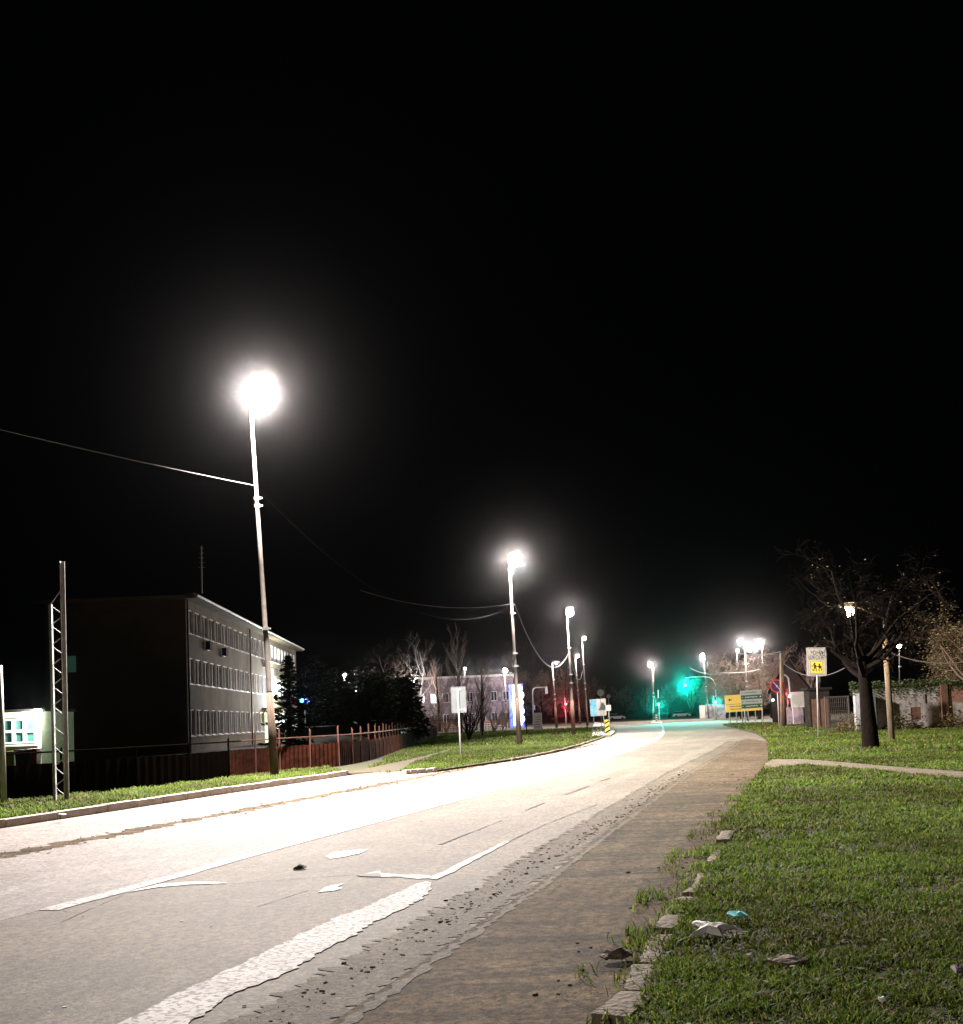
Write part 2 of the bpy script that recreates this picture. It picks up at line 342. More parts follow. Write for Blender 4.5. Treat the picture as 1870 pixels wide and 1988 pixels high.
jagpoly('road_marking', [(240, 1733), (309, 1716), (369, 1711.5), (439, 1713), (439, 1715), (369, 1717), (309, 1722)], 0.007, M['paint_worn'], 0.015, 4)
jagpoly('road_marking', [(631, 1662), (645, 1655), (690, 1650), (714, 1649), (700, 1657), (668, 1663), (640, 1667)], 0.007, M['paint_worn'], 0.02, 5)
jagpoly('road_marking', [(614, 1733), (640, 1720), (669, 1715), (655, 1722), (664, 1724), (650, 1729), (630, 1731)], 0.007, M['paint_worn'], 0.015, 6)
jagpoly('road_marking', [(708, 1696), (738, 1690), (742, 1695), (790, 1698), (835, 1699), (840, 1705), (810, 1706), (770, 1702), (738, 1702)], 0.007, M['paint_worn'], 0.02, 7)
jagpoly('road_marking', [(832, 1705), (860, 1692), (915, 1665), (985, 1632), (990, 1634), (925, 1668), (876, 1695), (845, 1707)], 0.008, M['paint_worn'], 0.012, 8)
jagpoly('pothole', [(689, 1698), (738, 1694), (740, 1702), (700, 1701)], 0.009, M['crack'], 0.01, 9)
for i, (a, b, w) in enumerate([((854, 1640), (931, 1610), .035), ((931, 1610), (975, 1593), .02), ((1020, 1574), (1057, 1559), .035), ((1098, 1543), (1145, 1526), .045), ((1164, 1517), (1185, 1511), .04), ((975, 1640), (1060, 1600), .02), ((740, 1702), (830, 1704), .02), ((450, 1716), (690, 1698), .012), ((240, 1737), (120, 1790), .012), ((600, 1728), (500, 1760), .012), ((1060, 1600), (1160, 1562), .015)]):
    struct(strip(px([a, b], 0), w, 0.0085, w*0.5, 0.12, 20+i).build('road_crack', M['crack']))
rg = random.Random(77)
mb = MB()                                     # scattered pale chips of old paint and stones
for i in range(70):
    s, t = rg.uniform(5, 34), rg.uniform(2.9, 9.5); p = R(s, t); r = rg.uniform(0.006, 0.014) * (1+s/14)
    k = 5; a0 = rg.random()*6
    mb.slab([(p.x+r*rg.uniform(.6, 1.2)*math.cos(a0+j*6.283/k), p.y+r*rg.uniform(.6, 1.2)*math.sin(a0+j*6.283/k)) for j in range(k)], 0.002, 0.005)
struct(mb.build('gravel', M['paint_worn']), 'stuff')
# dirt and litter gathered along the seams
se = [R(-20, 2.58)] + [R(10, 2.58)] + smooth(px(pav_l, 0))

M['gutter'] = asphalt('gutter_grime', (0.112, 0.086, 0.057), (0.082, 0.062, 0.04), (0.14, 0.11, 0.076), RANG, 0.02, False, .1)
struct(strip([p + RN*0.22 for p in se], 0.55, 0.0045, 0.10, 0.05, 33).build('gutter_dirt', M['gutter']), 'stuff')
struct(strip([p - RN*0.16 for p in se], 0.07, 0.021, 0.035, 0.09, 32).build('edge_dirt', M['gutter']), 'stuff')
mb = MB()
for i in range(3000):
    which = rg.random()
    if which < 0.5: s, t, z = rg.uniform(2, 60), 10.55 + rg.gauss(0, 0.26), 0.006
    elif which < 0.9: s, t, z = 2+28*rg.random()**1.3, 2.72 + abs(rg.gauss(0, 0.17)), 0.006
    else: s, t, z = 2+26*rg.random()**1.3, 1.0 + abs(rg.gauss(0.0, 0.35)), 0.021
    p = R(s, t); r = (0.002+0.013*rg.random()**3)*(1+s/14)
    mb.box((p.x, p.y, z), (r*1.6, r*rg.uniform(.5, 1.2), r*0.35), rg.random()*6, Matrix.Rotation(rg.uniform(-.5, .5), 3, 'X'))
struct(mb.build('rubble', mat('small_litter', (0.075, 0.057, 0.04), 0.95, col2=(0.04, 0.03, 0.02), scale=5, spec=.02)), 'stuff')

struct(strip([R(-20, 10.55), R(5, 10.55), R(55, 10.6)], 0.42, 0.0035, 0.16, 0.16, 31).build('seam_dirt', M['pave']), 'stuff')
mb = MB(); qa = px0([(668, 1506.3), (700, 1505), (780, 1502)], 0); vs = [(p.x, p.y, LZ+.001) for p in qa] + [(p.x-RN.x*.55, p.y-RN.y*.55, .003) for p in qa]; mb.add(vs, [(0, 3, 4, 1), (1, 4, 5, 2)]); struct(mb.build('ramp', M['dirt']))
# old kerb stones that show through the grass
grp = 'old kerb stones along the right grass edge'
def rough_stone(name, label, a, b, w, h, cat='kerb stone', m='oldkerb', seed=1, group=None, z0=0.0):
    a, b = Vector(a), Vector(b); d = b-a; L = d.length; me = MB()
    rgx = random.Random(seed); nx, ny = max(3, int(L/0.07)), 4
    vs = []
    for i in range(nx+1):
        for j in range(ny+1):
            u, v = i/nx-.5, j/ny-.5
            e = 1 - 0.35*(max(abs(u), abs(v))*2)**6
            vs.append((u*L + rgx.uniform(-.008, .008), v*w + rgx.uniform(-.01, .01), h*(1-(1-e)*.4) + rgx.uniform(-.003, .003)))
    k = len(vs); vs += [(v[0], v[1], -0.05) for v in vs]
    fs = []; q = ny+1
    for i in range(nx):
        for j in range(ny): fs.append((i*q+j, (i+1)*q+j, (i+1)*q+j+1, i*q+j+1))
    for i in range(nx): fs += [(i*q, i*q+k, (i+1)*q+k, (i+1)*q), ((i+1)*q+ny, (i+1)*q+ny+k, i*q+ny+k, i*q+ny)]
    for j in range(ny): fs += [(j+1, j+1+k, j+k, j), (nx*q+j, nx*q+j+k, nx*q+j+1+k, nx*q+j+1)]
    me.add(vs, fs); o = me.build(name, M[m])
    c = (a+b)/2; o.location = (c.x, c.y, z0); o.rotation_euler = (0, 0, math.atan2(d.y, d.x))
    return tag(o, label, cat, group)
for i, (a, b, w, lab) in enumerate([((1188, 2000), (1243, 1953), .2, 'pale flat kerb stone at the bottom edge, nearest of the row'),
        ((1246, 1948), (1262, 1896), .2, 'long cracked kerb stone just beyond the nearest one'), ((1288, 1822), (1312, 1796), .16, 'short reddish kerb stone left of the white rag'),
        ((1322, 1768), (1342, 1760), .16, 'broken kerb piece half hidden in grass beyond the white rag'), ((1340, 1750), (1356, 1740), .14, 'small flat kerb fragment next to bare earth at the verge'),
        ((1404, 1648), (1416, 1630), .16, 'upright leaning kerb stone farthest along the right verge'), ((1266, 1888), (1284, 1832), .15, 'mossy sunken kerb stone between the cracked one and the reddish one'), ((1313, 1792), (1321, 1772), .14, 'little kerb fragment sunk in soil left above the white rag'), ((1358, 1736), (1372, 1708), .14, 'mossy kerb piece where the weeds creep over the pavement'), ((1386, 1686), (1400, 1655), .14, 'grass-covered kerb piece before the leaning one')]):
    rough_stone('kerb_stone', lab, G(*a), G(*b), w, .10 if i == 5 else (.062 if i < 5 else .048), seed=i, group=grp, z0=.022)
rough_stone('cardboard', 'flat brown piece of cardboard lying in the lower right grass', G(1508, 1895), G(1552, 1905), .17, .13, 'litter', 'dirt', 12, z0=0.0)
# ------------------------------------------------------------------ litter
def rag(name, label, outline, loc, rz, m, cat='litter', bulge=0.05, z=0.12):
    n = len(outline); mb = MB(); rgx = random.Random(len(label)); rings = 4; vs = []
    for r in range(rings, 0, -1):
        for i, (x, y) in enumerate(outline):
            k = r/rings; vs.append((x*k, y*k, bulge*(1-k*k)*.6 + rgx.uniform(-.007, .007)))
    vs.append((0, 0, bulge*.6)); fs = []
    for r in range(rings-1):
        for i in range(n): fs.append((r*n+i, r*n+(i+1) % n, (r+1)*n+(i+1) % n, (r+1)*n+i))
    for i in range(n): fs.append(((rings-1)*n+i, (rings-1)*n+(i+1) % n, len(vs)-1))
    k = len(vs); vs += [(v[0], v[1], v[2]-.008) for v in vs]; fs += [tuple(j+k for j in reversed(f)) for f in fs]
    mb.add(vs, fs); o = mb.build(name, m, smooth=False); o.location = (loc[0], loc[1], z); o.rotation_euler = (0.12, 0, rz); return tag(o, label, cat)
g = G(1383, 1812, .1)
rag('rag', 'crumpled white rag lying on the grass by the kerb', [(-.16, -.1), (-.05, -.05), (.04, -.13), (.07, -.06), (.17, .02), (.12, .08), (.04, .06), (-.02, .12), (-.08, .2), (-.11, .14), (-.07, .04)], g, 0, M['litterwhite'], z=.13, bulge=.06)
g = G(1433, 1784, .1)
rag('paper_scrap', 'small bright cyan scrap of paper in the grass', [(-.05, -.05), (.05, -.06), (.06, .04), (.0, .05), (-.06, .055)], g, 0.2, M['cyan'], z=.14, bulge=.02)
g = G(1198, 1862, .03)
rag('crushed_carton', 'crushed pale carton on the pavement beside the grass', [(-.12, -.05), (.0, -.07), (.09, -.04), (.13, .04), (.05, .08), (-.06, .06), (-.13, .02)], g, 0.4, M['oldkerb'], z=.06, bulge=.07)
g = G(1714, 1950, .1)
rag('bottle_cap', 'tiny white cap in the lower right grass', [(-.015, -.015), (.015, -.015), (.02, .01), (0, .02), (-.02, .01)], g, 0, M['litterwhite'], z=.13, bulge=.012)
g = G(1862, 1892, .1)
rag('wrapper', 'purplish wrapper in the grass at the right edge', [(-.03, -.04), (.04, -.05), (.05, .05), (-.02, .06)], g, 0, M['farwall'], z=.13, bulge=.02)
g = G(118, 1586, .1)
rag('paper_scrap', 'small white scrap in the verge below the lattice mast', [(-.08, -.05), (.08, -.06), (.09, .05), (-.06, .06)], g, 0, M['litterwhite'], z=.14, bulge=.04)
g = G(582, 1688, 0)
rag('clod', 'small dark clod of earth on the road', [(-.07, -.05), (.06, -.06), (.08, .04), (-.04, .06)], g, 0, M['darkdirt'], z=.02, bulge=.05)

# ------------------------------------------------------------------ grass
def inpoly(x, y, poly):
    c = np.zeros(len(x), bool); n = len(poly); j = n-1
    for i in range(n):
        xi, yi, xj, yj = poly[i][0], poly[i][1], poly[j][0], poly[j][1]
        k = ((yi > y) != (yj > y)) & (x < (xj-xi)*(y-yi)/((yj-yi)+1e-12)+xi); c ^= k; j = i
    return c
def wob(x, y, f, ph): return np.sin(x*f+ph)*np.cos(y*f*1.13+ph*2.1) + 0.6*np.sin((x+y)*f*1.9+ph*3.3)*np.cos((x-y)*f*2.3+ph)
def blades(name, poly, holes, dlo, dhi, dens, h, w, seed, z=LZ, keep=None, green=1.0):
    rs = np.random.RandomState(seed)
    xs = [p[0] for p in poly]; m = 0.56
    x0, x1 = max(min(xs), -dhi*m), min(max(xs), dhi*m)
    n = int((x1-x0)*(dhi-dlo)*dens); x = rs.uniform(x0, x1, n); y = rs.uniform(dlo, dhi, n)
    k = inpoly(x, y, poly) & (np.abs(x) < y*m+1)
    for hole in holes: k &= ~inpoly(x, y, hole)
    if keep is not None: k &= keep(x, y, rs)
    cl = wob(x, y, 2.1, seed) + 0.8*wob(x, y, 6.3, seed+2)          # tussocks
    k &= rs.uniform(-1.6, 1.6, n)*0.8 - 0.5 < cl
    x, y, cl = x[k], y[k], cl[k]; n = len(x)
    a = rs.uniform(0, 2*np.pi, n); hh = h*(0.45+0.8*rs.rand(n))*(1+0.25*np.clip(cl, -1, 1.5)); ww = w*(0.6+0.8*rs.rand(n))
    la = a + rs.uniform(-1, 1, n); lean = hh*rs.uniform(0.2, 1.7, n)
    ca, sa = np.cos(a)*ww/2, np.sin(a)*ww/2; cl2, sl2 = np.cos(la+1.57), np.sin(la+1.57)
    V = np.zeros((n, 5, 3), np.float32)
    V[:, 0] = np.stack([x-ca, y-sa, np.full(n, z-.01)], 1); V[:, 1] = np.stack([x+ca, y+sa, np.full(n, z-.01)], 1)
    mx, my, mz = x+cl2*lean*.4, y+sl2*lean*.4, z+hh*.6
    V[:, 2] = np.stack([mx+ca*.8, my+sa*.8, mz], 1); V[:, 3] = np.stack([mx-ca*.8, my-sa*.8, mz], 1)
    V[:, 4] = np.stack([x+cl2*lean, y+sl2*lean, z+hh*.92], 1)
    b = (np.arange(n)*5)[:, None]
    loops = np.concatenate([b+np.array([[0, 1, 2, 3]]), b+np.array([[3, 2, 4]])], 1).ravel()
    me = bpy.data.meshes.new(name); me.vertices.add(n*5); me.vertices.foreach_set('co', V.ravel())
    me.loops.add(len(loops)); me.loops.foreach_set('vertex_index', loops.astype(np.int32))
    me.polygons.add(n*2); st = np.stack([np.arange(n)*7, np.arange(n)*7+4], 1).ravel(); me.polygons.foreach_set('loop_start', st.astype(np.int32))
    me.update(calc_edges=True)
    q = rs.rand(n)[:, None]; q2 = rs.rand(n)[:, None]; dry = (rs.rand(n) < 0.10 + 0.12*(wob(x, y, 0.9, 5) > 0.7))[:, None]
    c = np.array([[0.055, 0.125, 0.010]])*(1-q) + np.array([[0.20, 0.27, 0.045]])*q
    pt = (0.72 + 0.28*np.clip(wob(x, y, .75, 3.0), -1, 1) + .12*np.clip(cl, -1, 1))[:, None]; c = c*(0.75+0.5*q2)*np.concatenate([pt**.8, pt, pt**.9], 1); c = np.where(dry, np.array([[0.22, 0.18, 0.09]])*(0.6+0.6*q2), c)*green
    col = np.ones((n, 5, 4), np.float32); col[:, :, :3] = c[:, None, :]
    at_ = me.color_attributes.new('tint', 'FLOAT_COLOR', 'POINT'); at_.data.foreach_set('color', col.ravel())
    me.materials.append(M['grass']); o = bpy.data.objects.new(name, me); C.objects.link(o); struct(o, 'stuff'); return o
pathhole = [PATH]
for i, (a, b, dn, h, w) in enumerate([(3.5, 8, 4600, .042, .009), (8, 13, 2500, .046, .012), (13, 20, 1000, .055, .018), (20, 34, 380, .06, .028), (34, 60, 75, .10, .05), (60, 110, 18, .13, .10)]):
    blades('grass', lawnR, pathhole, a, b, dn, h, w, 11+i)
for i, (a, b, dn, r_) in enumerate([(3.5, 9, 500, .020), (9, 18, 180, .03), (18, 34, 60, .045)]):
    blades('grass', lawnR, pathhole, a, b, dn, .03, r_, 71+i, green=.9)
fenceline = [Vector((-19.0, 17.0, 0)), Vector((-11.6, 26.6, 0)), Vector((-8.9, 30.6, 0)), Vector((-6.9, 37.8, 0)), Vector((-5.2, 41.0, 0)), Vector((-4.7, 47, 0)), Vector((-4.6, 107, 0))]
verge = [(p[0], p[1]) for p in [R(-10, 14.4)] + px0([(0, 1603), (200, 1573.5), (400, 1543), (665, 1504)], LZ)] + [(fl.x, fl.y) for fl in (Vector((-5.6, 39.5)), Vector((-7.0, 36.9)), Vector((-9.0, 30.0)), Vector((-11.8, 25.8)), Vector((-19, 16)))]
blades('grass', verge, [], 14, 40, 520, .10, .03, 31, green=.75)
farL = [(p[0], p[1]) for p in px0([(690, 1505.5), (760, 1503), (800, 1500.5), (850, 1498.5), (991, 1476), (1098, 1455), (1166, 1434), (1188, 1422), (1187, 1416), (1168, 1408), (1130, 1406.5), (1030, 1412), (860, 1417)], LZ)] + [(-4.4, 107), (-4.4, 47), (-4.0, 44)]
blades('grass', farL, [DRIVE], 28, 40, 380, .09, .028, 40, green=.65)
blades('grass', farL, [DRIVE], 40, 62, 170, .10, .035, 41, green=.6)
blades('grass', farL, [DRIVE], 62, 125, 30, .14, .08, 42, green=.6)
edgep = [(p[0], p[1]) for p in [R(3, 0.9), R(3, 1.35), R(14, 1.5), R(22, 1.3), R(30, 1.0), R(30, .6), R(3, .6)]]
blades('grass', [(p[0], p[1]) for p in (R(3, 1.12), R(14, 1.16), R(30, 1.0), R(30, .8), R(3, .8))], [], 3.5, 30, 1500, .055, .011, 52, z=.06, keep=lambda x, y, rs: wob(x, y, 4.0, 2.0) + rs.uniform(-.5, .5, len(x)) > 0.1)
blades('grass', edgep, [], 3.5, 30, 700, .06, .012, 51, z=.03, keep=lambda x, y, rs: wob(x, y, 3.0, 1.0) + rs.uniform(-.6, .6, len(x)) > 0.35)

def leaf_mesh(mb, p, size, rgx, flat=False):
    a = rgx.random()*6.283; t = rgx.uniform(-1.2, 1.2) if not flat else rgx.uniform(-.3, .3)
    u = Vector((math.cos(a), math.sin(a), 0))*size; v = Vector((-math.sin(a)*math.cos(t), math.cos(a)*math.cos(t), math.sin(t)))*size*0.6
    mb.add([p-u, p-v*.9, p+u, p+v], [(0, 1, 2, 3)])
mb = MB()
for i in range(900):
    s, t = rg.uniform(3, 30), -abs(rg.gauss(0, 5))+.6; p = R(s, t, LZ+rg.uniform(.03, .08)); leaf_mesh(mb, p, rg.uniform(.012, .028)*(1+s/30), rg, True)
struct(mb.build('leaves', M['leafbrown']), 'stuff')

# ------------------------------------------------------------------ trees
def grow(br, tips, p, d, L, r, lev, P, rgx, dead=False):
    segs = P['segs'][lev]; pts = [p.copy()]; rad = [r]; q = p.copy(); dd = d.copy()
    for i in range(segs):
        dd = (dd + Vector((rgx.gauss(0, 1), rgx.gauss(0, 1), rgx.gauss(0, .7)))*P['wob'][lev] + Vector((0, 0, P['trop'][lev]))).normalized()
        q = q + dd*(L/segs)
        pts.append(q.copy()); rad.append(max(r*(1-(i+1)/segs*((P.get('t0', .75) if lev == 0 else .75) if lev < len(P['n']) else .9)), P.get('rmin', .004)))
    ok = len(pts)
    if P.get('prune') and lev:
        for i_, q_ in enumerate(pts):
            if P['prune'](q_*P['s']) or (i_ and P['prune']((q_+pts[i_-1])*.5*P['s'])): ok = i_; break
    if dead: ok = 0
    if ok > 1: (br[0] if lev == 0 else br[1]).tube(pts[:ok], rad[:ok], 8 if lev == 0 else (5 if lev == 1 else 3), cap=False)
    if lev >= len(P['n']) and dead: return
    if lev >= len(P['n']): tips.append((pts[-1], dd)); tips.append((pts[len(pts)//2], dd)); return
    n = P['n'][lev]
    for k in range(n):
        f = P['from'][lev] + (1-P['from'][lev])*(k+rgx.random())/n; x = f*segs; i = min(int(x), segs-1)
        pp = pts[i].lerp(pts[i+1], x-i); rr = rad[i]*(1-(x-i)) + rad[i+1]*(x-i)
        ax = (pts[i+1]-pts[i]).normalized(); a = rgx.random()*6.283 if lev else (k*2.4+rgx.uniform(-.5, .5))
        e = ax.cross(Vector((math.cos(a), math.sin(a), .3))).normalized(); ang = math.radians(P['ang'][lev]*rgx.uniform(.7, 1.25))
        nd_ = (ax*math.cos(ang) + e*math.sin(ang)).normalized()
        grow(br, tips, pp, nd_, L*P['ratio'][lev]*rgx.uniform(.7, 1.15)*(1-.35*f*(P.get('cone', 0))), rr*P['rr'][lev], lev+1, P, rgx, dead or x > ok-1)
BROAD = dict(segs=[7, 7, 5, 4, 3], wob=[.06, .13, .16, .2, .2], trop=[.05, .04, .02, .0, -.02], n=[9, 7, 6, 5], ang=[62, 48, 45, 42], ratio=[.62, .55, .52, .5], rr=[.5, .55, .55, .6], **{'from': [.33, .25, .2, .15]})
VASE = dict(segs=[5, 6, 5, 4, 3], wob=[.03, .06, .09, .12, .15], trop=[.1, .09, .06, .04, .0], n=[7, 6, 6, 4], ang=[34, 28, 28, 30], ratio=[1.5, .55, .5, .5], rr=[.6, .55, .55, .6], **{'from': [.55, .25, .2, .15]})
FAST = dict(segs=[9, 6, 5, 4], wob=[.02, .05, .08, .12], trop=[.05, .16, .12, .08], n=[26, 9, 7], ang=[38, 26, 26], ratio=[.42, .42, .45], rr=[.4, .5, .6], cone=1, **{'from': [.12, .15, .15]})
SHRUB = dict(segs=[2, 6, 5, 4], wob=[.1, .08, .12, .15], trop=[.0, .08, .05, .02], n=[9, 8, 7], ang=[30, 28, 30], ratio=[7, .4, .45], rr=[.7, .55, .6], **{'from': [.2, .2, .15]})
def tree(name, label, base, H, r, P, seed, trunk_m='bark', br_m='twig', leaves=None, group=None, cat='tree', L0=None, lean=(0, 0)):
    rgx = random.Random(seed); t = thing(name, label, cat, base, 0, group); br = [MB(), MB()]; tips = []
    grow(br, tips, Vector((0, 0, -.1)), Vector((lean[0], lean[1], 1)).normalized(), L0 or H*.62, r, 0, P, rgx)
    top = max([v[2] for v in br[1].v] or [1]); s = H/top
    if P.get('prune'):
        rgx = random.Random(seed); br = [MB(), MB()]; tips = []; P = dict(P, s=s); grow(br, tips, Vector((0, 0, -.1)), Vector((lean[0], lean[1], 1)).normalized(), L0 or H*.62, r, 0, P, rgx)
    for b in br: b.v = [(v[0]*s, v[1]*s, v[2]*s) for v in b.v]
    br[0].build('trunk', M[trunk_m], t, True)
    c = br[1].build('crown', M[br_m], t)
    if leaves:
        m, n, size, spread = leaves; lm = MB()
        for i in range(n):
            p, d = tips[rgx.randrange(len(tips))]; p = p*s + Vector((rgx.gauss(0, 1), rgx.gauss(0, 1), rgx.gauss(0, 1)))*spread; leaf_mesh(lm, p, size*rgx.uniform(.6, 1.4), rgx)
        lm.build('foliage', M[m], t)
    return t
def put_copy(src, base, rz, sc, label, group=None):
    c = copy_tree(src); c.location = base; c.rotation_euler = (0, 0, rz); c.scale = (sc[0], sc[0], sc[1]); c['label'] = label
    if group: c['group'] = group
    return c
def gb(x, d): p = at(x, 1395, d); return Vector((p.x, p.y, 0))

# right: big black-trunked tree with far reaching bare boughs
tb = G(1691, 1452, LZ)
BIG = dict(t0=.45, s=1.0, prune=lambda a: -3.1 < a.x < -1.1 and a.z < 4.15, segs=[6, 8, 6, 5, 4], wob=[.012, .12, .18, .2, .22], trop=[.02, .08, .03, -.01, -.03], n=[9, 8, 6, 6], ang=[56, 46, 45, 42], ratio=[1.05, .5, .5, .5], rr=[.55, .5, .5, .55], rmin=.005, **{'from': [.74, .25, .2, .15]})
tree('bare_tree', 'large black-trunked bare tree behind the school zone sign', tb, 7.6, .43, BIG, 5, 'bark', 'bark', ('leafbrown', 300, .035, .12), L0=4.4)
t2 = tree('bare_tree', 'wide tree of pale twisting branches at the right edge of the frame', Vector((gb(1905, 46).x, 46, 0)), 7.0, .25, BIG, 9, 'bark', 'twigwarm', ('leafbrown', 4200, .05, .2), L0=3.6)
tree('bare_tree', 'low rusty-leaved tree overhanging the old wall at the right edge', Vector((gb(1872, 66).x, 66, 0)), 6.4, .15, BROAD, 14, 'bark', 'twigwarm', ('leafbrown', 3500, .055, .22))
# left and middle distance
tree('tall_poplar', 'tall reddish twiggy tree with a pointed top behind the grey sign', gb(893, 132), 13.2, .22, FAST, 21, 'bark', 'twigred')
tree('tall_poplar', 'lower bushy twiggy tree at the left of the pointed one', gb(852, 150), 10.0, .2, FAST, 22, 'bark', 'twigred')
tree('tall_poplar', 'narrow greenish twiggy tree between the pointed tree and the second lamp', gb(935, 128), 9.0, .2, FAST, 23, 'bark', 'twig')
tree('pale_tree', 'white-barked bare tree standing above the far two storey building', gb(806, 155), 14.6, .28, dict(BROAD, n=[7, 5, 4, 3], trop=[.05, .12, .08, .03, 0], ang=[38, 36, 38, 40]), 24, 'barkpale', 'barkpale')
tree('pale_tree', 'dim grey bare tree beside the white-barked one', gb(757, 150), 13.4, .25, dict(BROAD, n=[8, 6, 5, 3], trop=[.05, .1, .06, .03, 0], ang=[42, 40, 38, 40]), 25, 'bark', 'twig')
tree('bush', 'many-stemmed dark bush growing just right of the grey sign post', G(911, 1438, LZ), 4.6, .14, SHRUB, 26, 'bark', 'bark', cat='bush', L0=.4)
tree('young_tree', 'small bare tree with a thick pale trunk behind the bush', G(937, 1430, LZ), 6.0, .19, VASE, 27, 'bark', 'twig')
vt = tree('vase_tree', 'fan shaped bare tree in front of the island signs', G(1140, 1417, LZ), 6.6, .13, VASE, 28, 'bark', 'twig')
tree('young_tree', 'thin yellowish sapling close to the second street lamp', Vector((gb(1022, 92).x, 92, LZ)), 9.0, .1, dict(VASE, n=[5, 5, 4, 3]), 29, 'bark', 'twig')
gf = 'twiggy shrubs before the far building'
sh = tree('shrub', 'pale twiggy shrub lit brightly left of the grey sign panel', gb(848, 128), 3.8, .13, SHRUB, 61, 'bark', 'twigred', cat='bush', L0=.4, group=gf)
for i, (x, d, sc_, lab) in enumerate([(828, 140, 1.0, 'twiggy shrub at the right end of the evergreens'), (866, 135, 1.2, 'twiggy shrub close left of the grey sign panel'), (957, 125, 1.25, 'twiggy shrub right of the thick-trunked small tree'),
                                     (975, 140, 1.1, 'twiggy shrub under the globe topped lamp'), (925, 150, 1.5, 'tall twiggy shrub behind the thick-trunked small tree'), (893, 150, 1.5, 'tall twiggy shrub at the foot of the pointed tree')]):
    put_copy(sh, gb(x, d), i*1.1+.5, (sc_, sc_), lab, gf)
# woods behind the junction
w1 = tree('bare_tree', 'broad bare tree beyond the blue pylon sign', gb(1052, 230), 11.5, .3, dict(BROAD, rmin=.022), 41, 'bark', 'twigred')
w2 = tree('bare_tree', 'slim bare tree behind the red signal', gb(1100, 238), 12.5, .28, dict(FAST, rmin=.02), 42, 'bark', 'twigred')
w3 = tree('bushy_tree', 'tawny spreading tree lit beside the right signal mast', gb(1412, 185), 10.5, .3, dict(BROAD, rmin=.02, n=[10, 8, 6, 4]), 43, 'bark', 'twigred', ('leafbrown', 2500, .10, .35))
gw = 'trees beyond the junction'
for o in (w1, w2, w3): o['group'] = gw
spots = [(w1, 1010, 245, 1.1, 'bare tree just right of the pylon sign'), (w2, 1075, 250, 1.0, 'bare tree between the left signal arm and the red signal'), (w1, 1128, 262, .95, 'bare tree behind the fan shaped tree'),
         (w2, 1172, 285, .75, 'low tree over the blue and white billboard'), (w1, 1215, 300, .8, 'dark tree right of the billboard'), (w2, 1255, 300, .7, 'dark tree behind the median lamp'),
         (w1, 1300, 290, .75, 'bare tree above the parked white car'), (w2, 1345, 280, .8, 'bare tree below the overhead green signal'), (w3, 1382, 260, .9, 'bushy tree behind the grey hoarding'),
         (w3, 1440, 170, 1.0, 'tawny bushy tree above the yellow board'), (w3, 1474, 150, .95, 'tawny bushy tree above the green boards'), (w1, 1500, 160, .95, 'dark branching tree left of the twin pole'),
         (w1, 985, 240, .9, 'bare tree left of the pylon sign'), (w3, 1530, 190, 1.0, 'dark bushy tree behind the gabled house'), (w2, 1580, 150, .8, 'slender dark tree above the gate')]
for i, (src, x, d, s, lab) in enumerate(spots):
    put_copy(src, gb(x, d), i*1.3, (s*1.0, s), lab, gw)
# evergreens
def evergreen(name, label, base, H, Wd, seed, n=5200, size=.16, group=None):
    rgx = random.Random(seed); t = thing(name, label, 'tree', base, 0, group)
    MB().tube([(0, 0, -.1), (0, 0, H*.5), (0, 0, H*.9)], [.16, .1, .03], 8).build('trunk', M['bark'], t)
    mb = MB(); lobes = [(rgx.uniform(-.6, .6)*Wd, rgx.uniform(-.6, .6)*Wd, H*rgx.uniform(.2, .85), Wd*rgx.uniform(.3, .55)) for _ in range(13)]
    for i in range(n):
        l = lobes[rgx.randrange(13)]; v = Vector((rgx.gauss(0, 1), rgx.gauss(0, 1), rgx.gauss(0, 1))).normalized()*l[3]*rgx.uniform(.45, 1.08)
        leaf_mesh(mb, Vector((l[0]+v.x, l[1]+v.y, max(.1, l[2]+v.z))), size*rgx.uniform(.6, 1.4), rgx)
    mb.build('crown', M['leafdark'], t); return t
ge = 'evergreens behind the rusty fence'
evergreen('evergreen_tree', 'broad black evergreen at the right end of the fence row', gb(772, 72), 4.6, 2.2, 1, group=ge)
evergreen('evergreen_tree', 'black evergreen in the middle behind the rusty fence', gb(705, 66), 4.9, 2.3, 2, group=ge)
evergreen('evergreen_tree', 'tall black evergreen next to the blue lights', gb(636, 84), 6.8, 2.6, 3, group=ge)
evergreen('evergreen_tree', 'round black evergreen beneath the dim grey bare tree', gb(748, 100), 6.6, 3.2, 4, n=7000, group=ge)
def conifer(name, label, base, H, Wd, seed):
    rgx = random.Random(seed); t = thing(name, label, 'tree', base)
    MB().tube([(0, 0, -.1), (0, 0, H)], [.1, .02], 8).build('trunk', M['bark'], t); mb = MB()
    for k in range(60):
        f = k/60; z = .5+f*(H-.7); L = Wd*(1-f)**.8*rgx.uniform(.7, 1.1); a = k*2.4; d = Vector((math.cos(a), math.sin(a), 0))
        for i in range(int(70*(1-f)+26)):
            u = rgx.random(); p = d*L*u + Vector((0, 0, z-.25*L*u+.2*u*u*L)) + Vector((rgx.gauss(0, .08), rgx.gauss(0, .08), rgx.gauss(0, .05)))
            leaf_mesh(mb, p, .12*rgx.uniform(.6, 1.4), rgx)
    mb.build('crown', M['leafdark'], t); return t
conifer('conifer', 'dark conifer in front of the bright end of the three storey building', gb(563, 58), 5.5, 1.75, 7)

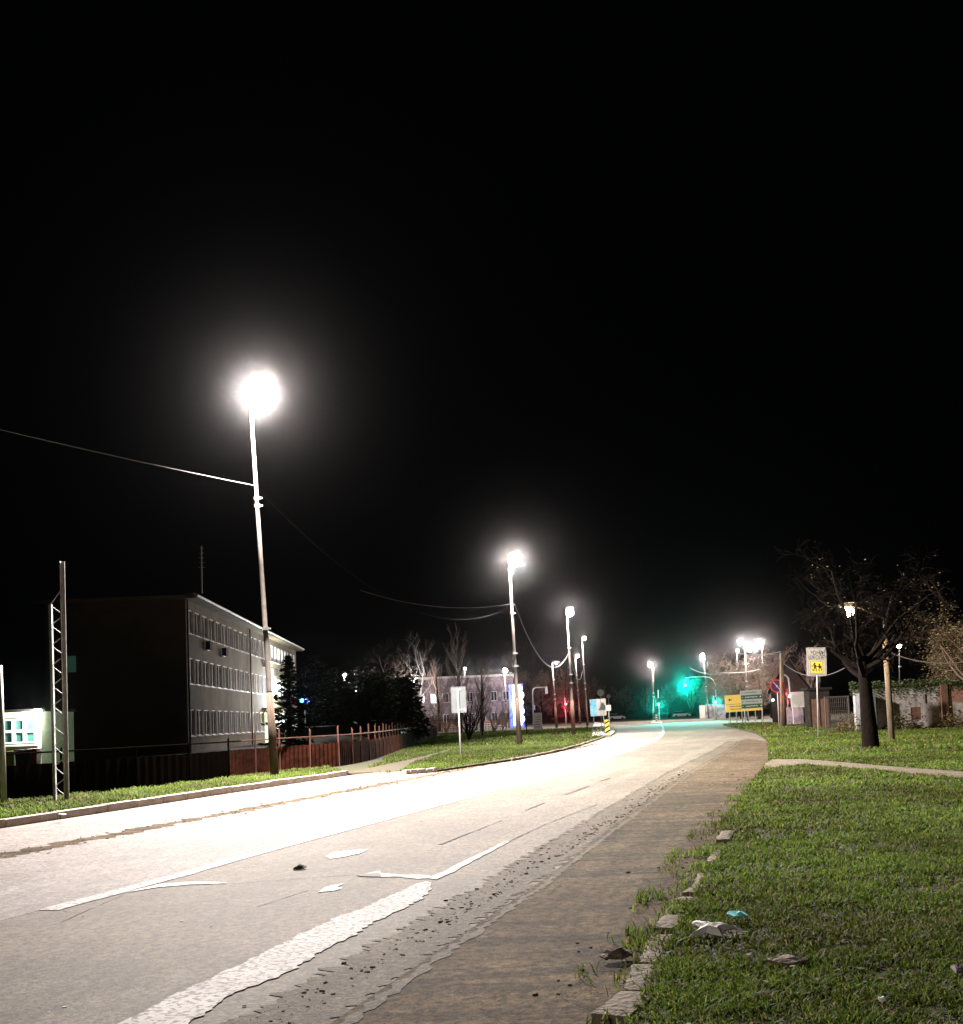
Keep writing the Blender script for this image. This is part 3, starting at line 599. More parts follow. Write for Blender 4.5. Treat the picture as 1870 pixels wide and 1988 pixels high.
# ------------------------------------------------------------------ street lamps
GL = 'street lamps'
def point(name, loc, W_, col, radius, parent):
    l = bpy.data.lights.new(name, 'POINT'); l.energy = W_; l.color = col; l.shadow_soft_size = radius; l.use_soft_falloff = False
    o = bpy.data.objects.new(name, l); C.objects.link(o); o.parent = parent; o.location = loc; return o
def spot(name, loc, W_, col, radius, parent, axis, cone=168, blend=.25):
    l = bpy.data.lights.new(name, 'SPOT'); l.energy = W_; l.color = col; l.shadow_soft_size = radius; l.use_soft_falloff = False; l.spot_size = math.radians(cone); l.spot_blend = blend
    o = bpy.data.objects.new(name, l); C.objects.link(o); o.parent = parent; o.location = loc; o.rotation_euler = Vector(axis).to_track_quat('-Z', 'Y').to_euler(); return o
ROADWARD = tuple(-RN*.70 + Vector((0, 0, -.71)))
def GLOBE(c, r, m, parent, name='globe'):
    n = 10; pr = [(max(.001, r*math.sin(math.pi*i/n)), -r*math.cos(math.pi*i/n)) for i in range(n+1)]
    return MB().lathe(pr, c, 16).build(name, m, parent, True)
def street_lamp(label, base, top, lamp, W_=LAMP, col=(1, .91, .86), base_h=2.6, rad=.09, lrad=.28, lower='wood', band=None, arm=True, rz=None, glass='bulb', double=None, axis=None, arm_m='steel'):
    base = Vector(base); t = thing('street_lamp', label, 'street lamp', base, 0, GL)
    T = Vector(top)-base; Lp = Vector(lamp)-base
    j = T*min(.9, base_h/T.length)
    MB().tube([(0, 0, -.1), j*.5, j], [rad*1.75, rad*1.6, rad*1.45], 14).build('pole_base', M[lower], t, True)
    MB().tube([j, j+T*.004, T*.55, T*.97], [rad*1.42, rad*1.1, rad*.9, rad*.62], 12).build('pole', M['steel'], t, True)
    for f in ([.43, .5, .72] if band is None else band):
        mbb = MB(); mbb.tube([T*f-Vector((0, 0, .05)), T*f+Vector((0, 0, .05))], rad*1.35, 12); mbb.box(T*f+Vector((rad*1.6, 0, 0)), (.1, .05, .05)); mbb.build('clamp', M['galv'], t)
    for LL in [Lp] + ([Vector(double)-base] if double else []):
        d = LL-T; dh = Vector((d.x, d.y, 0)); e = dh.normalized() if dh.length > .05 else Vector((.8, -.6, 0))
        hp = LL + Vector((0, 0, lrad*.85)); tip = T*.97
        MB().tube([tip, tip+Vector((0, 0, .25)), hp.lerp(tip, .35)+Vector((0, 0, .2)), hp-e*.25+Vector((0, 0, .02))], rad*.5, 8).build('arm', M[arm_m], t, True)
        GLOBE(LL, lrad*.93, M[glass], t)
        h = MB(); a = math.atan2(e.y, e.x)
        prof = [(-.42, .02), (-.38, .12), (-.1, .17), (.25, .15), (.46, .05), (.46, -.02), (-.42, -.04)]
        vs = []
        for s_, (u, z) in [(s_, pz) for s_ in (-1, 1) for pz in prof]:
            w_ = .17*(1-.35*abs(u)/.46); vs.append(hp + Vector((u*math.cos(a)-s_*w_*math.sin(a), u*math.sin(a)+s_*w_*math.cos(a), z)))
        n = len(prof); h.add(vs, [tuple(range(n-1, -1, -1)), tuple(range(n, 2*n))] + [(i, (i+1) % n, (i+1) % n+n, i+n) for i in range(n)])
        hd = h.build('lamp_head', M['galv' if arm_m == 'steel' else 'black'], t)
        MB().lathe([(.05, -.14), (.13, -.12), (.17, -.06), (.18, -.03)], hp, 16).build('lens', M[glass], hd, True)
        (spot('lamp_light', LL, W_, col, lrad, t, axis) if axis else point('lamp_light', LL, W_, col, lrad, t))
    return t
def lamp_px(label, bx, by, tx, ty, lx, ly, d=None, z=LZ, **kw):
    b = G(bx, by, z) if d is None else None
    if d is not None: b = at(bx, by, d); b.z = z if kw.pop('flat', True) else b.z
    d = b.y
    return street_lamp(label, b, at(tx, ty, d), at(lx, ly, d-.35), **kw)
L1 = lamp_px('tallest nearest street lamp, its wooden foot rising from the left verge', 534, 1508, 486, 772, 503, 762, axis=ROADWARD, rad=.076, lrad=.40, W_=LAMP*2.9, band=[.385, .71, .73])
L2 = lamp_px('second street lamp, on the far left lawn right of the grey sign', 1009, 1447, 989, 1092, 999, 1089, axis=ROADWARD, lrad=.34, W_=LAMP*1.3)
L3 = lamp_px('third street lamp, on the lawn tip before the yellow and black board', 1114, 1428, 1101, 1192, 1106, 1189, axis=ROADWARD, lrad=.32, W_=LAMP*.9)
L4 = lamp_px('fourth street lamp, behind the fan shaped tree', 1141, 1402, 1130, 1244, 1134, 1240, axis=ROADWARD, lrad=.26, W_=LAMP*.4, d=150)
L5 = lamp_px('fifth street lamp, just left of the fourth', 1127, 1407, 1117, 1274, 1121, 1274, axis=ROADWARD, lrad=.24, W_=LAMP*.25, d=176)
lamp_px('slender street lamp with a faint head, left of the red signal', 1081, 1412, 1072, 1284, 1080, 1287, lrad=.12, W_=LAMP*.25, d=140)
lamp_px('short lamp shining over the end of the evergreens', 802, 1412, 804, 1322, 805, 1320, lrad=.3, W_=LAMP*.22, d=150)
lamp_px('globe topped lamp left of the blue pylon sign', 983, 1407, 980, 1300, 981, 1302, lrad=.3, W_=LAMP*.35, d=160)
lamp_px('tiny distant lamp seen through the pointed tree', 903, 1405, 902, 1297, 903, 1298, lrad=.2, W_=LAMP*.1, d=200)
lamp_px('lamp standing alone over the median signal', 1269, 1397, 1268, 1292, 1263, 1291, lrad=.34, W_=LAMP*.5, d=190)
lamp_px('lamp on a slim mast above the right signal mast', 1376, 1390, 1366, 1272, 1364, 1273, lrad=.32, W_=LAMP*.45, d=195)
lamp_px('twin headed lamp rising behind the green direction boards', 1453, 1406, 1446, 1248, 1438, 1247, lrad=.30, W_=LAMP*.32, d=140, double=at(1455, 1261, 139))
lamp_px('bright lamp right of the twin headed one', 1481, 1400, 1480, 1246, 1473, 1247, lrad=.34, W_=LAMP*.55, d=170)
lamp_px('small side lamp left of the twin headed one', 1431, 1398, 1431, 1262, 1432, 1263, lrad=.2, W_=LAMP*.1, d=185)
# lamp on the timber pole behind the big tree
pb = G(1732, 1438, LZ); pt = at(1716, 1205, pb.y)
t = street_lamp('warm lamp glowing among the boughs of the big tree, on a pale pole', pb, pt, at(1648, 1187, pb.y-.6), W_=LAMP*.032, col=(1, .70, .36), rad=.072, lrad=.22, arm_m='black', lower='concrete_pole', base_h=5.4, band=[.5, .62, .68], glass='bulbwarm')
lamp_px('small white lamp shining over the old wall', 1747, 1400, 1746, 1250, 1746, 1255, lrad=.14, W_=LAMP*.004, rad=.04, arm_m='black', lower='wood', d=72)
lamp_px('distant lamp glinting through the evergreens', 669, 1405, 669, 1308, 669, 1310, lrad=.14, W_=LAMP*.25, d=105)
# the lamp before the first one of the same row, behind the photographer, whose light falls on the foreground
street_lamp('street lamp of the same row behind the photographer', R(-27, 15.5, LZ), R(-27, 15.3, 12.6), R(-27, 14.6, 12.4), W_=LAMP*.35, lrad=.34, axis=ROADWARD)

# ------------------------------------------------------------------ overhead cables
def cable(label, a, b, sag, r=.012, n=24, m='wire'):
    a, b = Vector(a), Vector(b); pts = [a.lerp(b, i/n) - Vector((0, 0, 4*sag*(i/n)*(1-i/n))) for i in range(n+1)]
    return tag(MB().tube(pts, r, 6).build('overhead_cable', M[m]), label, 'cable', 'overhead cables')
d1, d2, d3 = G(534, 1508).y, G(1009, 1447).y, G(1114, 1428).y
cable('pale cable running left and up from the nearest lamp pole', at(496, 943, d1), at(-160, 795, 26), .06, .014)
cable('dark cable leaving the nearest pole towards the second lamp', at(498, 947, d1), at(995, 1173, d2), 2.3, .0015, m='black')
cable('pale cable reaching left from the second lamp pole', at(995, 1172, d2), at(700, 1146, 62), .55, .018)
cable('slack cable between the second and third lamp poles', at(999, 1173, d2), at(1104, 1268, d3), 2.2, .028)
cable('cable joining the third and fourth lamp poles', at(1105, 1268, d3), at(1131, 1303, 150), 1.6, .03)
cable('cable slung past the slim mast towards the tawny tree', at(1340, 1297, 196), at(1410, 1308, 160), .5, .06)
cable('cable crossing behind the twin headed lamp', at(1400, 1306, 140), at(1475, 1300, 140), .2, .05)
cable('upper cable between the twin headed lamp and the twin timber pole', at(1430, 1267, 110), at(1516, 1265, 86), .25, .035)
cable('cable from the twin timber pole passing behind the school zone sign', at(1517, 1284, 86), at(1640, 1297, 66), .8, .028)
cable('cable from the old wall pole to the right edge', at(1716, 1262, pb.y), at(1890, 1282, 44), .3, .022)

# ------------------------------------------------------------------ signs
def post_sign(name, label, base, top, r=.03, m='galv'):
    t = thing(name, label, 'road sign', base); T = Vector(top)-Vector(base)
    MB().tube([(0, 0, -.1), T], r, 10).build('post', M[m], t, True); return t, T
def text_mesh(s, size, m, parent, loc, rot, name='lettering', extr=.002, bold=0.0, sx=1.0):
    cu = bpy.data.curves.new('t', 'FONT'); cu.body = s; cu.size = size; cu.align_x = 'CENTER'; cu.align_y = 'CENTER'; cu.extrude = extr; cu.offset = bold
    o = bpy.data.objects.new('t', cu); C.objects.link(o); dg = bpy.context.evaluated_depsgraph_get(); dg.update()
    me = bpy.data.meshes.new_from_object(o.evaluated_get(dg)); bpy.data.objects.remove(o)
    me.materials.clear(); me.materials.append(m); q = bpy.data.objects.new(name, me); C.objects.link(q); q.parent = parent
    q.location = loc; q.rotation_euler = rot; q.scale = (sx, 1, 1); return q
def rrect(w, h, r, n=5):
    out = []
    for cx, cy, a0 in ((w/2-r, h/2-r, 0), (-w/2+r, h/2-r, 90), (-w/2+r, -h/2+r, 180), (w/2-r, -h/2+r, 270)):
        for i in range(n+1): a = math.radians(a0+90*i/n); out.append((cx+r*math.cos(a), cy+r*math.sin(a)))
    return out
# school zone sign
b = G(1589, 1431, LZ); d = b.y; top = at(1585.5, 1264, d)
t, T = post_sign('school_zone_sign', 'white upright school zone sign with a yellow picture square, on a thin grey post', b, top, .032)
c = at(1585, 1284.5, d)-b; pw, ph = 38/FPX*d, 54.5/FPX*d; lean = T.x/T.z
hd = bpy.data.objects.new('panel', None)
mb = MB(); mb.prism(rrect(pw, ph, .07), -.06, -.045); pn = mb.build('panel', M['signwhite'], t); pn.location = c; pn.rotation_euler = (0, lean, 0)
mb = MB(); o1, o2 = rrect(pw-.10, ph-.10, .06), rrect(pw-.13, ph-.13, .05); k = len(o1)
mb.add([(p[0], -.062, p[1]) for p in o1] + [(p[0], -.062, p[1]) for p in o2], [(i, (i+1) % k, (i+1) % k+k, i+k) for i in range(k)]); mb.build('border', M['black'], pn)
text_mesh('ЗОНА', .27, M['black'], pn, (0, -.063, ph*.30), (math.pi/2, 0, 0), bold=.003, sx=.86)
text_mesh('ШКОЛЕ', .27, M['black'], pn, (0, -.063, ph*.135), (math.pi/2, 0, 0), bold=.003, sx=.78)
q = pw*.60
mb = MB(); mb.prism(rrect(q+.03, q+.03, .02), -.0640, -.0615); sq0 = mb.build('picture_border', M['black'], pn); sq0.location = (0, 0, -ph*.2)
mb = MB(); mb.prism(rrect(q, q, .015), -.0665, -.0645); sq = mb.build('picture_square', M['signyellow'], pn); sq.location = (0, 0, -ph*.2)
fig = MB(); y0, y1 = -.070, -.067                 # two running children hand in hand
def circ(cx, cz, r): fig.prism([(cx+r*math.cos(a*.5236), cz+r*math.sin(a*.5236)) for a in range(12)], y0, y1)
circ(-.11, .175, .048); fig.prism([(-.15, .13), (-.06, .12), (-.03, -.02), (-.15, -.03)], y0, y1)
fig.prism([(-.15, -.02), (-.10, -.03), (-.17, -.14), (-.25, -.10), (-.26, -.14), (-.17, -.19), (-.13, -.15)], y0, y1); fig.prism([(-.10, -.02), (-.04, -.02), (.0, -.12), (-.03, -.22), (-.07, -.21), (-.045, -.12)], y0, y1)
fig.prism([(-.14, .12), (-.22, .03), (-.28, .04), (-.27, .07), (-.22, .07), (-.16, .15)], y0, y1); fig.prism([(-.06, .11), (.03, .03), (.09, .05), (.08, .02), (.02, -.005), (-.07, .07)], y0, y1)
circ(.14, .13, .042); fig.prism([(.10, .09), (.19, .09), (.24, -.04), (.09, -.05)], y0, y1)
fig.prism([(.11, -.04), (.15, -.04), (.13, -.13), (.15, -.21), (.11, -.21), (.09, -.13)], y0, y1); fig.prism([(.18, -.04), (.22, -.04), (.27, -.11), (.25, -.19), (.22, -.18), (.23, -.12)], y0, y1)
fig.prism([(.10, .08), (.03, .03), (.05, .005), (.12, .04)], y0, y1); fig.prism([(.19, .08), (.27, .02), (.25, -.01), (.17, .05)], y0, y1)
fo = fig.build('picture', M['black'], pn); fo.location = (0, 0, -ph*.2); fo.scale = (.92, 1, .98)
MB().box((0, -.02, ph*.3), (.14, .04, .05)).box((0, -.02, -ph*.3), (.14, .04, .05)).build('bracket', M['galv'], pn)

# grey sign seen from behind
b = G(895, 1466, LZ); d = b.y
t, T = post_sign('sign_seen_from_behind', 'plain grey back of a rectangular sign on a pale post on the left lawn', b, at(889, 1341, d), .04)
c = at(890.5, 1358.5, d)-b; pw, ph = 29/FPX*d, 51/FPX*d
mb = MB(); mb.prism(rrect(pw, ph, .03), .05, .07); pn = mb.build('panel', M['signback'], t); pn.location = c; pn.rotation_euler = (0, T.x/T.z, 0)
mb = MB(); o1, o2 = rrect(pw, ph, .03), rrect(pw-.035, ph-.035, .02); k = len(o1)
mb.add([(p[0], .035, p[1]) for p in o1] + [(p[0], .035, p[1]) for p in o2] + [(p[0], .05, p[1]) for p in o1] + [(p[0], .05, p[1]) for p in o2], [(i, (i+1) % k, (i+1) % k+k, i+k) for i in range(k)] + [(i, i+2*k, (i+1) % k+2*k, (i+1) % k) for i in range(k)] + [(i+k, (i+1) % k+k, (i+1) % k+3*k, i+3*k) for i in range(k)]); mb.build('rim', M['signback'], pn)
MB().box((.03, .03, ph*.38), (.22, .04, .05)).box((.03, .03, -ph*.38), (.22, .04, .05)).build('bracket', M['galv'], pn)
MB().box((.24, .042, -ph*.38), (.09, .01, .11)).build('sticker', M['signwhite'], pn)

# direction boards
def board(name, label, x0, x1, y0, y1, d, posts, m, fill=None, group=None):
    p0, p1, p2 = at(x0, y0, d), at(x1, y0, d), at(x0, y1, d); w, h = (p1-p0).length, (p0.z-p2.z); c = (at((x0+x1)/2, (y0+y1)/2, d))
    t = thing(name, label, 'direction sign', (c.x, c.y, 0), 0, group); pn = None
    for px_, pyb in posts:
        X = at(px_, (y0+y1)/2, d).x-c.x; MB().tube([(X, .06, -.1), (X, .06, c.z+h/2-.05)], .045, 8).build('post', M['galv'], t, True)
    tiltY = math.radians(2.0)
    mb = MB(); mb.prism(rrect(w, h, .05), -.02, .02); pn = mb.build('panel', M[m], t); pn.location = (0, 0, c.z); pn.rotation_euler = (0, -math.radians(1.5), 0)
    return t, pn, w, h
t, pn, w, h = board('direction_board', 'wide yellow direction board with a left arrow, partly behind the green boards', 1408, 1478, 1348, 1381, 103, [(1416, 0), (1429, 0), (1440, 0), (1452, 0), (1466, 0)], 'signyellow2')
MB().box((0, -.024, -.05*h), (w*.98, .006, .03)).build('divider', M['black'], pn)
mb = MB(); mb.prism([(-w*.42, h*.22), (-w*.36, h*.30), (-w*.36, h*.25), (-w*.31, h*.25), (-w*.31, h*.19), (-w*.36, h*.19), (-w*.36, h*.14)], -.026, -.022); mb.prism([(w*.14, h*.3), (w*.15, h*.34), (w*.19, h*.1), (w*.17, h*.08)], -.026, -.022); mb.build('arrow', M['black'], pn)
mb = MB()
for zz, x0_, x1_ in ((-.18, -.38, -.05), (-.34, -.36, -.06)):
    xx = x0_; rgx = random.Random(3)
    while xx < x1_: mb.box((w*xx, -.024, h*zz), (.045, .006, rgx.uniform(.08, .15))); xx += .026
mb.build('lettering', M['black'], pn)
t, pn, w, h = board('direction_board', 'stack of four green and grey arrow boards on two dark posts', 1438.5, 1480, 1340, 1375, 97, [(1445, 0), (1479, 0)], 'signgrey')
for i in range(4):
    z = h*(.375-.25*i); m = M['signgreen'] if i % 2 else M['signgrey']
    mb = MB(); mb.prism(rrect(w*.985, h*.225, .03), -.045, -.022); s = mb.build('name_plate', m, pn); s.location = (0, 0, z)
    fg = M['signwhite'] if i % 2 else M['signgreen']; mb = MB(); rgx = random.Random(i)
    a = -1 if i % 2 else 1
    mb.prism([(a*w*.46, 0), (a*w*.42, .05), (a*w*.42, -.05)], -.049, -.046); mb.box((-a*w*.42, -.048, 0), (.10, .004, .10))
    mb.build('arrow', fg, s); mb = MB()
    xx = -.28
    while xx < .28: mb.box((w*xx, -.048, rgx.uniform(-.02, .02)), (.05, .004, rgx.uniform(.06, .11))); xx += .045
    mb.build('lettering', fg, s)

# no stopping disc
b = G(1513, 1412, LZ); d = b.y
t, T = post_sign('round_sign', 'round dark sign with a red rim on a tall pale post', b, at(1509, 1326, d), .035)
c = at(1508, 1332, d)-b; r = 13.0/FPX*d
def disc(name, r, y0, y1, m, parent, loc, r2=0): 
    mb = MB(); n = 28
    mb.prism([(r*math.cos(6.2832*i/n), r*math.sin(6.2832*i/n)) for i in range(n)], y0, y1); o = mb.build(name, m, parent); o.location = loc; return o
dd_ = disc('panel', r, -.05, -.035, M['red'], t, c); disc('face', r*.82, -.056, -.051, M['navy'], dd_, (0, 0, 0))
mb = MB(); a = r*.55; mb.prism([(-a, a+.05), (-a+.05, a+.05), (a, -a-.05), (a-.05, -a-.05)], -.060, -.057); mb.prism([(-.04, .1), (.07, .02), (.05, -.06), (-.02, -.1)], -.062, -.0605); mb.build('slash', M['signwhite'], dd_)

# signs on the left island
def simple_sign(label, bx, by, tx, ty, shape, m, r=.30, d=None, z=.15):
    b = G(bx, by, z) if d is None else gb(bx, d) + Vector((0, 0, z)); d = b.y; t, T = post_sign('road_sign', label, b, at(tx, ty, d), .03); c = T.copy()
    if shape == 'disc': disc('panel', r, -.05, -.035, M[m], t, c)
    elif shape == 'tri': mb = MB(); mb.prism([(-r, -r*.6), (r, -r*.6), (0, r*1.0)], -.05, -.035); o = mb.build('panel', M[m], t); o.location = c
    elif shape == 'box': mb = MB(); mb.box((0, -.05, -r*.2), (r*1.5, .05, r*1.6)); o = mb.build('panel', M[m], t); o.location = c
    return t
simple_sign('pale round sign on a thin post above the blue and white billboard', 1167, 1404, 1166, 1345, 'disc', 'signwhite', .38, d=125)
simple_sign('grey triangular sign seen from behind on the left island', 1173, 1408, 1171, 1373, 'tri', 'signback', .45, d=100)
simple_sign('small white box sign at the tip of the left island', 1184, 1414, 1181, 1373, 'box', 'signwhite', .30, d=95)
simple_sign('little round lamp-like sign above the white box sign', 1184, 1404, 1181.5, 1352, 'disc', 'signwhite', .2, d=112)
simple_sign('small prohibition disc on the bend of the right signal mast', 1391, 1396, 1389, 1336, 'disc', 'signback', .32, d=168, z=0)
# hazard board
b = G(1180, 1427, .15); d = b.y; t = thing('hazard_board', 'leaning yellow and black striped hazard board on the left island', 'hazard board', b)
w, h = 8.5/FPX*d, 28/FPX*d; mb = MB(); mb.prism(rrect(w, h, .03), -.02, .02); pn = mb.build('panel', M['signyellow'], t); pn.location = (0, 0, h/2+.05); pn.rotation_euler = (0, -.04, 0)
mb = MB()
for k in range(3):
    z = h*(-.36+k*.32); mb.prism([(-w/2, z-.10), (-w/2, z+.04), (w/2, z+.20), (w/2, z+.06)], -.026, -.022)
mb.build('stripe', M['black'], pn)
# bollard on the median
b = G(1275, 1401.5, .15); t = thing('striped_bollard', 'black and white banded bollard under the median signal', 'bollard', b)
mb = MB(); hgt = 14/FPX*b.y
mb.lathe([(.12, 0), (.12, hgt)], n=14); bd = mb.build('shaft', M['signwhite'], t, True)
mb = MB()
for k in range(3): mb.lathe([(.13, hgt*(.1+.3*k)), (.13, hgt*(.23+.3*k))], n=14)
mb.build('band', M['black'], bd)

# billboard, notice board, pylon
t, pn, w, h = board('billboard', 'blue and white billboard on the far side of the left island', 1146, 1177, 1357, 1390, 180, [(1152, 0), (1171, 0)], 'signwhite'); t['category'] = 'billboard'
mb = MB(); mb.prism(rrect(w*.38, h*.96, .02), -.03, -.022); o = mb.build('blue_field', mat('billboard_blue', (.10, .42, .62), .5, col2=(.3, .6, .7), scale=1.2), pn); o.location = (-w*.29, 0, 0)
mb = MB(); mb.prism([(-.2*w+w*.3, .1), (w*.1+.3, .8), (w*.35, .55), (w*.3, .1), (w*.18, .35)], -.03, -.022); mb.build('picture', M['signback'], pn)
b = G(1045, 1420, LZ); d = b.y; t = thing('notice_board', 'narrow white notice board with grey print on the left lawn', 'notice board', b)
w, h = 17/FPX*d, 34/FPX*d; mb = MB(); mb.prism(rrect(w, h, .03), -.06, .06); pn = mb.build('panel', M['signwhite'], t); pn.location = (0, 0, h/2+.1)
mb = MB(); rgx = random.Random(8)
for k in range(5): mb.box((rgx.uniform(-.1, .1), -.062, h*(-.3+.14*k)), (w*rgx.uniform(.4, .7), .004, .07), 0)
mb.build('print', M['signback'], pn); MB().box((0, 0, .04), (w*.8, .3, .14)).build('foot', M['kerb'], t)
t = thing('pylon_sign', 'tall glowing blue and white pylon sign beyond the second lamp', 'pylon sign', gb(1004, 168))
Hh = 6.6; MB().box((0, 0, Hh/2), (2.1, .5, Hh)).build('casing', glow('pylon_blue', (.02, .08, 1.0), 2.2), t)
MB().box((.1, -.27, Hh/2+.1), (1.25, .06, Hh*.93)).build('lit_face', glow('pylon_white', (.75, .88, 1.0), 4.0), t)
mb = MB()
for k, (x, z, r) in enumerate([(.6, 5.9, .4), (.75, 4.9, .45), (.8, 3.8, .3), (.78, 2.5, .38), (.75, 1.3, .42)]): mb.prism([(x+r*math.cos(a*.5236), z+r*1.25*math.sin(a*.5236)) for a in range(12)], -.36, -.31)
mb.build('lit_emblem', glow('pylon_emblem', (.9, .95, 1.0), 4.0), t)
point('sign_light', (0, -1.2, 3.2), 1200, (.25, .35, 1), .8, t)

# ------------------------------------------------------------------ traffic signals
GT = 'traffic signals'
GREEN, REDC = (0.0, 1.0, .72), (1.0, .03, .05)
M['lensdark'] = mat('unlit_lens', (.03, .03, .03), .3); M['lensG'] = glow('green_lens', (.3, 1, .85), 30); M['lensR'] = glow('red_lens', (1, .25, .25), 30)
def head(t, c, lit, s=1.0, W_=600, core=.10):
    """three-lens signal head facing the camera side (-y)"""
    c = Vector(c); hb = MB(); hb.box(c, (.32*s, .24*s, .95*s)); hd = hb.build('signal_head', M['black'], t)
    for k, nm in enumerate(('R', 'A', 'G')):
        z = c.z+(.3-.3*k)*s; on = lit == nm
        mb = MB(); mb.prism([(c.x+.115*s*math.cos(a*.4488), z+.115*s*math.sin(a*.4488)) for a in range(14)], c.y-.145*s, c.y-.121*s)
        mb.build('lens', M['lens'+lit] if on else M['lensdark'], hd)
        v = MB(); pts = []
        for a in range(0, 9): A = math.pi*a/8; pts.append((c.x+.135*s*math.cos(A), z+.135*s*math.sin(A)))
        v.add([(p[0], c.y-.12*s, p[1]) for p in pts] + [(p[0], c.y-.33*s, p[1]) for p in pts], [(i, i+1, i+10, i+9) for i in range(8)]); v.build('visor', M['black'], hd)
        if on:
            w0 = t.location + Vector((c.x, c.y-.34*s, z)); spot('signal_light', (c.x, c.y-.34*s, z), W_, GREEN if lit == 'G' else REDC, .08, t, tuple(Vector((0, 0, 1.0))-w0), 34, .5)
    return hd
def signal(label, bx, d, lx, ly, lit, toph, W_=600, core=.1, z=0.0, arm=None):
    b = gb(bx, d)+Vector((0, 0, z)); t = thing('traffic_signal', label, 'traffic signal', b, 0, GT)
    c = at(lx, ly, d)-b; off = {'R': -.3, 'G': .3, 'A': 0}[lit]
    if arm is None: MB().tube([(0, .2, -.1), (0, .2, toph)], .06, 10).build('post', M['galv'], t, True); head(t, (c.x, 0, c.z+off), lit, 1, W_, core)
    else:
        pts = [Vector((0, .2, -.1)), Vector((0, .2, 2))] + [at(x, y, d)-b+Vector((0, .2, 0)) for x, y in arm]
        MB().tube(pts, [.11, .1]+[.075]*(len(pts)-2), 10).build('mast', M['galv'], t, True); head(t, (c.x, 0, c.z+off), lit, 1.25, W_, core)
    return t
signal('overhead green signal hanging from the long curved mast arm', 1392, 170, 1330, 1330, 'G', 0, 48000, .62, arm=[(1391, 1340), (1389, 1328), (1385, 1320), (1378, 1315), (1366, 1313.5), (1345, 1314.5), (1331, 1316)])
signal('green signal on the post of the right curved mast', 1388.5, 166, 1389, 1363, 'G', 3.6, 9000, .3)
signal('green signal on the median beside the striped bollard', 1281, 150, 1278, 1367, 'G', 4.5, 12000, .36)
signal('red signal behind the third street lamp on the left', 1099, 165, 1098.5, 1367, 'R', 4.2, 11000, .33)
signal('red signal with a hooked mast top by the grey hoarding on the right', 1536, 100, 1533, 1353, 'R', 0, 12000, .17, arm=[(1535, 1345), (1534, 1327), (1532, 1316), (1527, 1311), (1521, 1310)])
signal('small green signal facing sideways left of the round sign', 1505, 112, 1500, 1359, 'G', 3.2, 400, .08)
signal('small pink-red signal close above the sideways green one', 1507, 118, 1507, 1353, 'R', 2.8, 300, .07)
t = thing('signal_gantry', 'unlit signal hanging from a bent arm above the notice board', 'traffic signal', gb(1035, 175), 0, GT); bb = t.location.copy()
MB().tube([Vector((0, 0, -.1))]+[at(x, y, 175)-bb for x, y in [(1035, 1370), (1034, 1343), (1036, 1337), (1040, 1335), (1062, 1334)]], .1, 10).build('mast', M['galv'], t, True)
c = at(1061, 1340, 175)-bb; MB().box((c.x, 0, c.z), (.42, .3, 1.1)).build('signal_head', M['galv'], t); MB().box((.25, 0, 3.0), (.34, .3, .8)).build('side_head', M['galv'], t)

# ------------------------------------------------------------------ utility poles and lattice mast
t = thing('twin_pole', 'tall pale timber twin pole with a leaning brace beside the round sign', 'utility pole', G(1518, 1412, LZ)); bb = t.location.copy(); d = bb.y
MB().tube([(0, 0, -.1), at(1516, 1268, d)-bb], [.13, .09], 12).build('pole', M['concrete_pole'], t, True)
MB().tube([G(1524, 1412, 0)-bb, at(1519, 1280, d)-bb], [.12, .09], 12).build('brace', M['concrete_pole'], t, True)
MB().box(at(1517, 1283, d)-bb, (.9, .08, .08)).build('crossarm', M['wood'], t)
t = thing('lattice_mast', 'grey steel lattice mast with one leg taller than the other on the left verge', 'mast', G(118, 1556, LZ)); bb = t.location.copy(); d = bb.y
legs = {'L': ((107, 1556), (98, 1174)), 'R': ((131, 1554), (122, 1090))}
P_ = {}
for k, (b_, t_) in legs.items():
    A, B = at(*b_, d)-bb, at(*t_, d)-bb; P_[k] = (A, B); w = .085
    mb = MB(); u = (B-A).normalized(); X = Vector((1, 0, 0)); Y = Vector((0, 1, 0)); sgn = 1 if k == 'L' else -1
    for (ox, oy, sx, sy) in ((0, 0, w, .012), (sgn*w/2, -.04, .012, .08)):
        vs = []
        for q_ in (A-Vector((0, 0, .1)), B):
            for a_, b2 in ((-1, -1), (1, -1), (1, 1), (-1, 1)): vs.append(q_+X*(ox+a_*sx/2)+Y*(oy+b2*sy/2))
        mb.add(vs, [(0, 3, 2, 1), (4, 5, 6, 7), (0, 1, 5, 4), (1, 2, 6, 5), (2, 3, 7, 6), (3, 0, 4, 7)])
    mb.build('leg', M['galv'], t)
ysR = [1117, 1160, 1205, 1245, 1285, 1325, 1366, 1408, 1449, 1490, 1528, 1554]
ys = list(range(0, 20)); y = 1188.0
def on(k, yy): (b_, t_) = legs[k]; f = (yy-b_[1])/(t_[1]-b_[1]); return at(b_[0]+(t_[0]-b_[0])*f, yy, d)-bb
lv = [(1126, 'R'), (1166, 'L')]; yy = 1173; 
seq = [('R', 1128), ('L', 1168), ('R', 1205), ('L', 1248), ('R', 1285), ('L', 1326), ('R', 1363), ('L', 1404), ('R', 1441), ('L', 1483), ('R', 1518), ('L', 1548)]
seq = [('R', 1140), ('L', 1175)] + [(('R', 'L')[i % 2], 1175+19.6*(i+1)*1.0) for i in range(19)]
for (k1_, y1_), (k2_, y2_) in zip(seq[:-1], seq[1:]):
    MB().tube([on(k1_, y1_)+Vector((0, -.02, 0)), on(k2_, y2_)+Vector((0, -.02, 0))], .011, 6).build('brace', M['galv'], t)
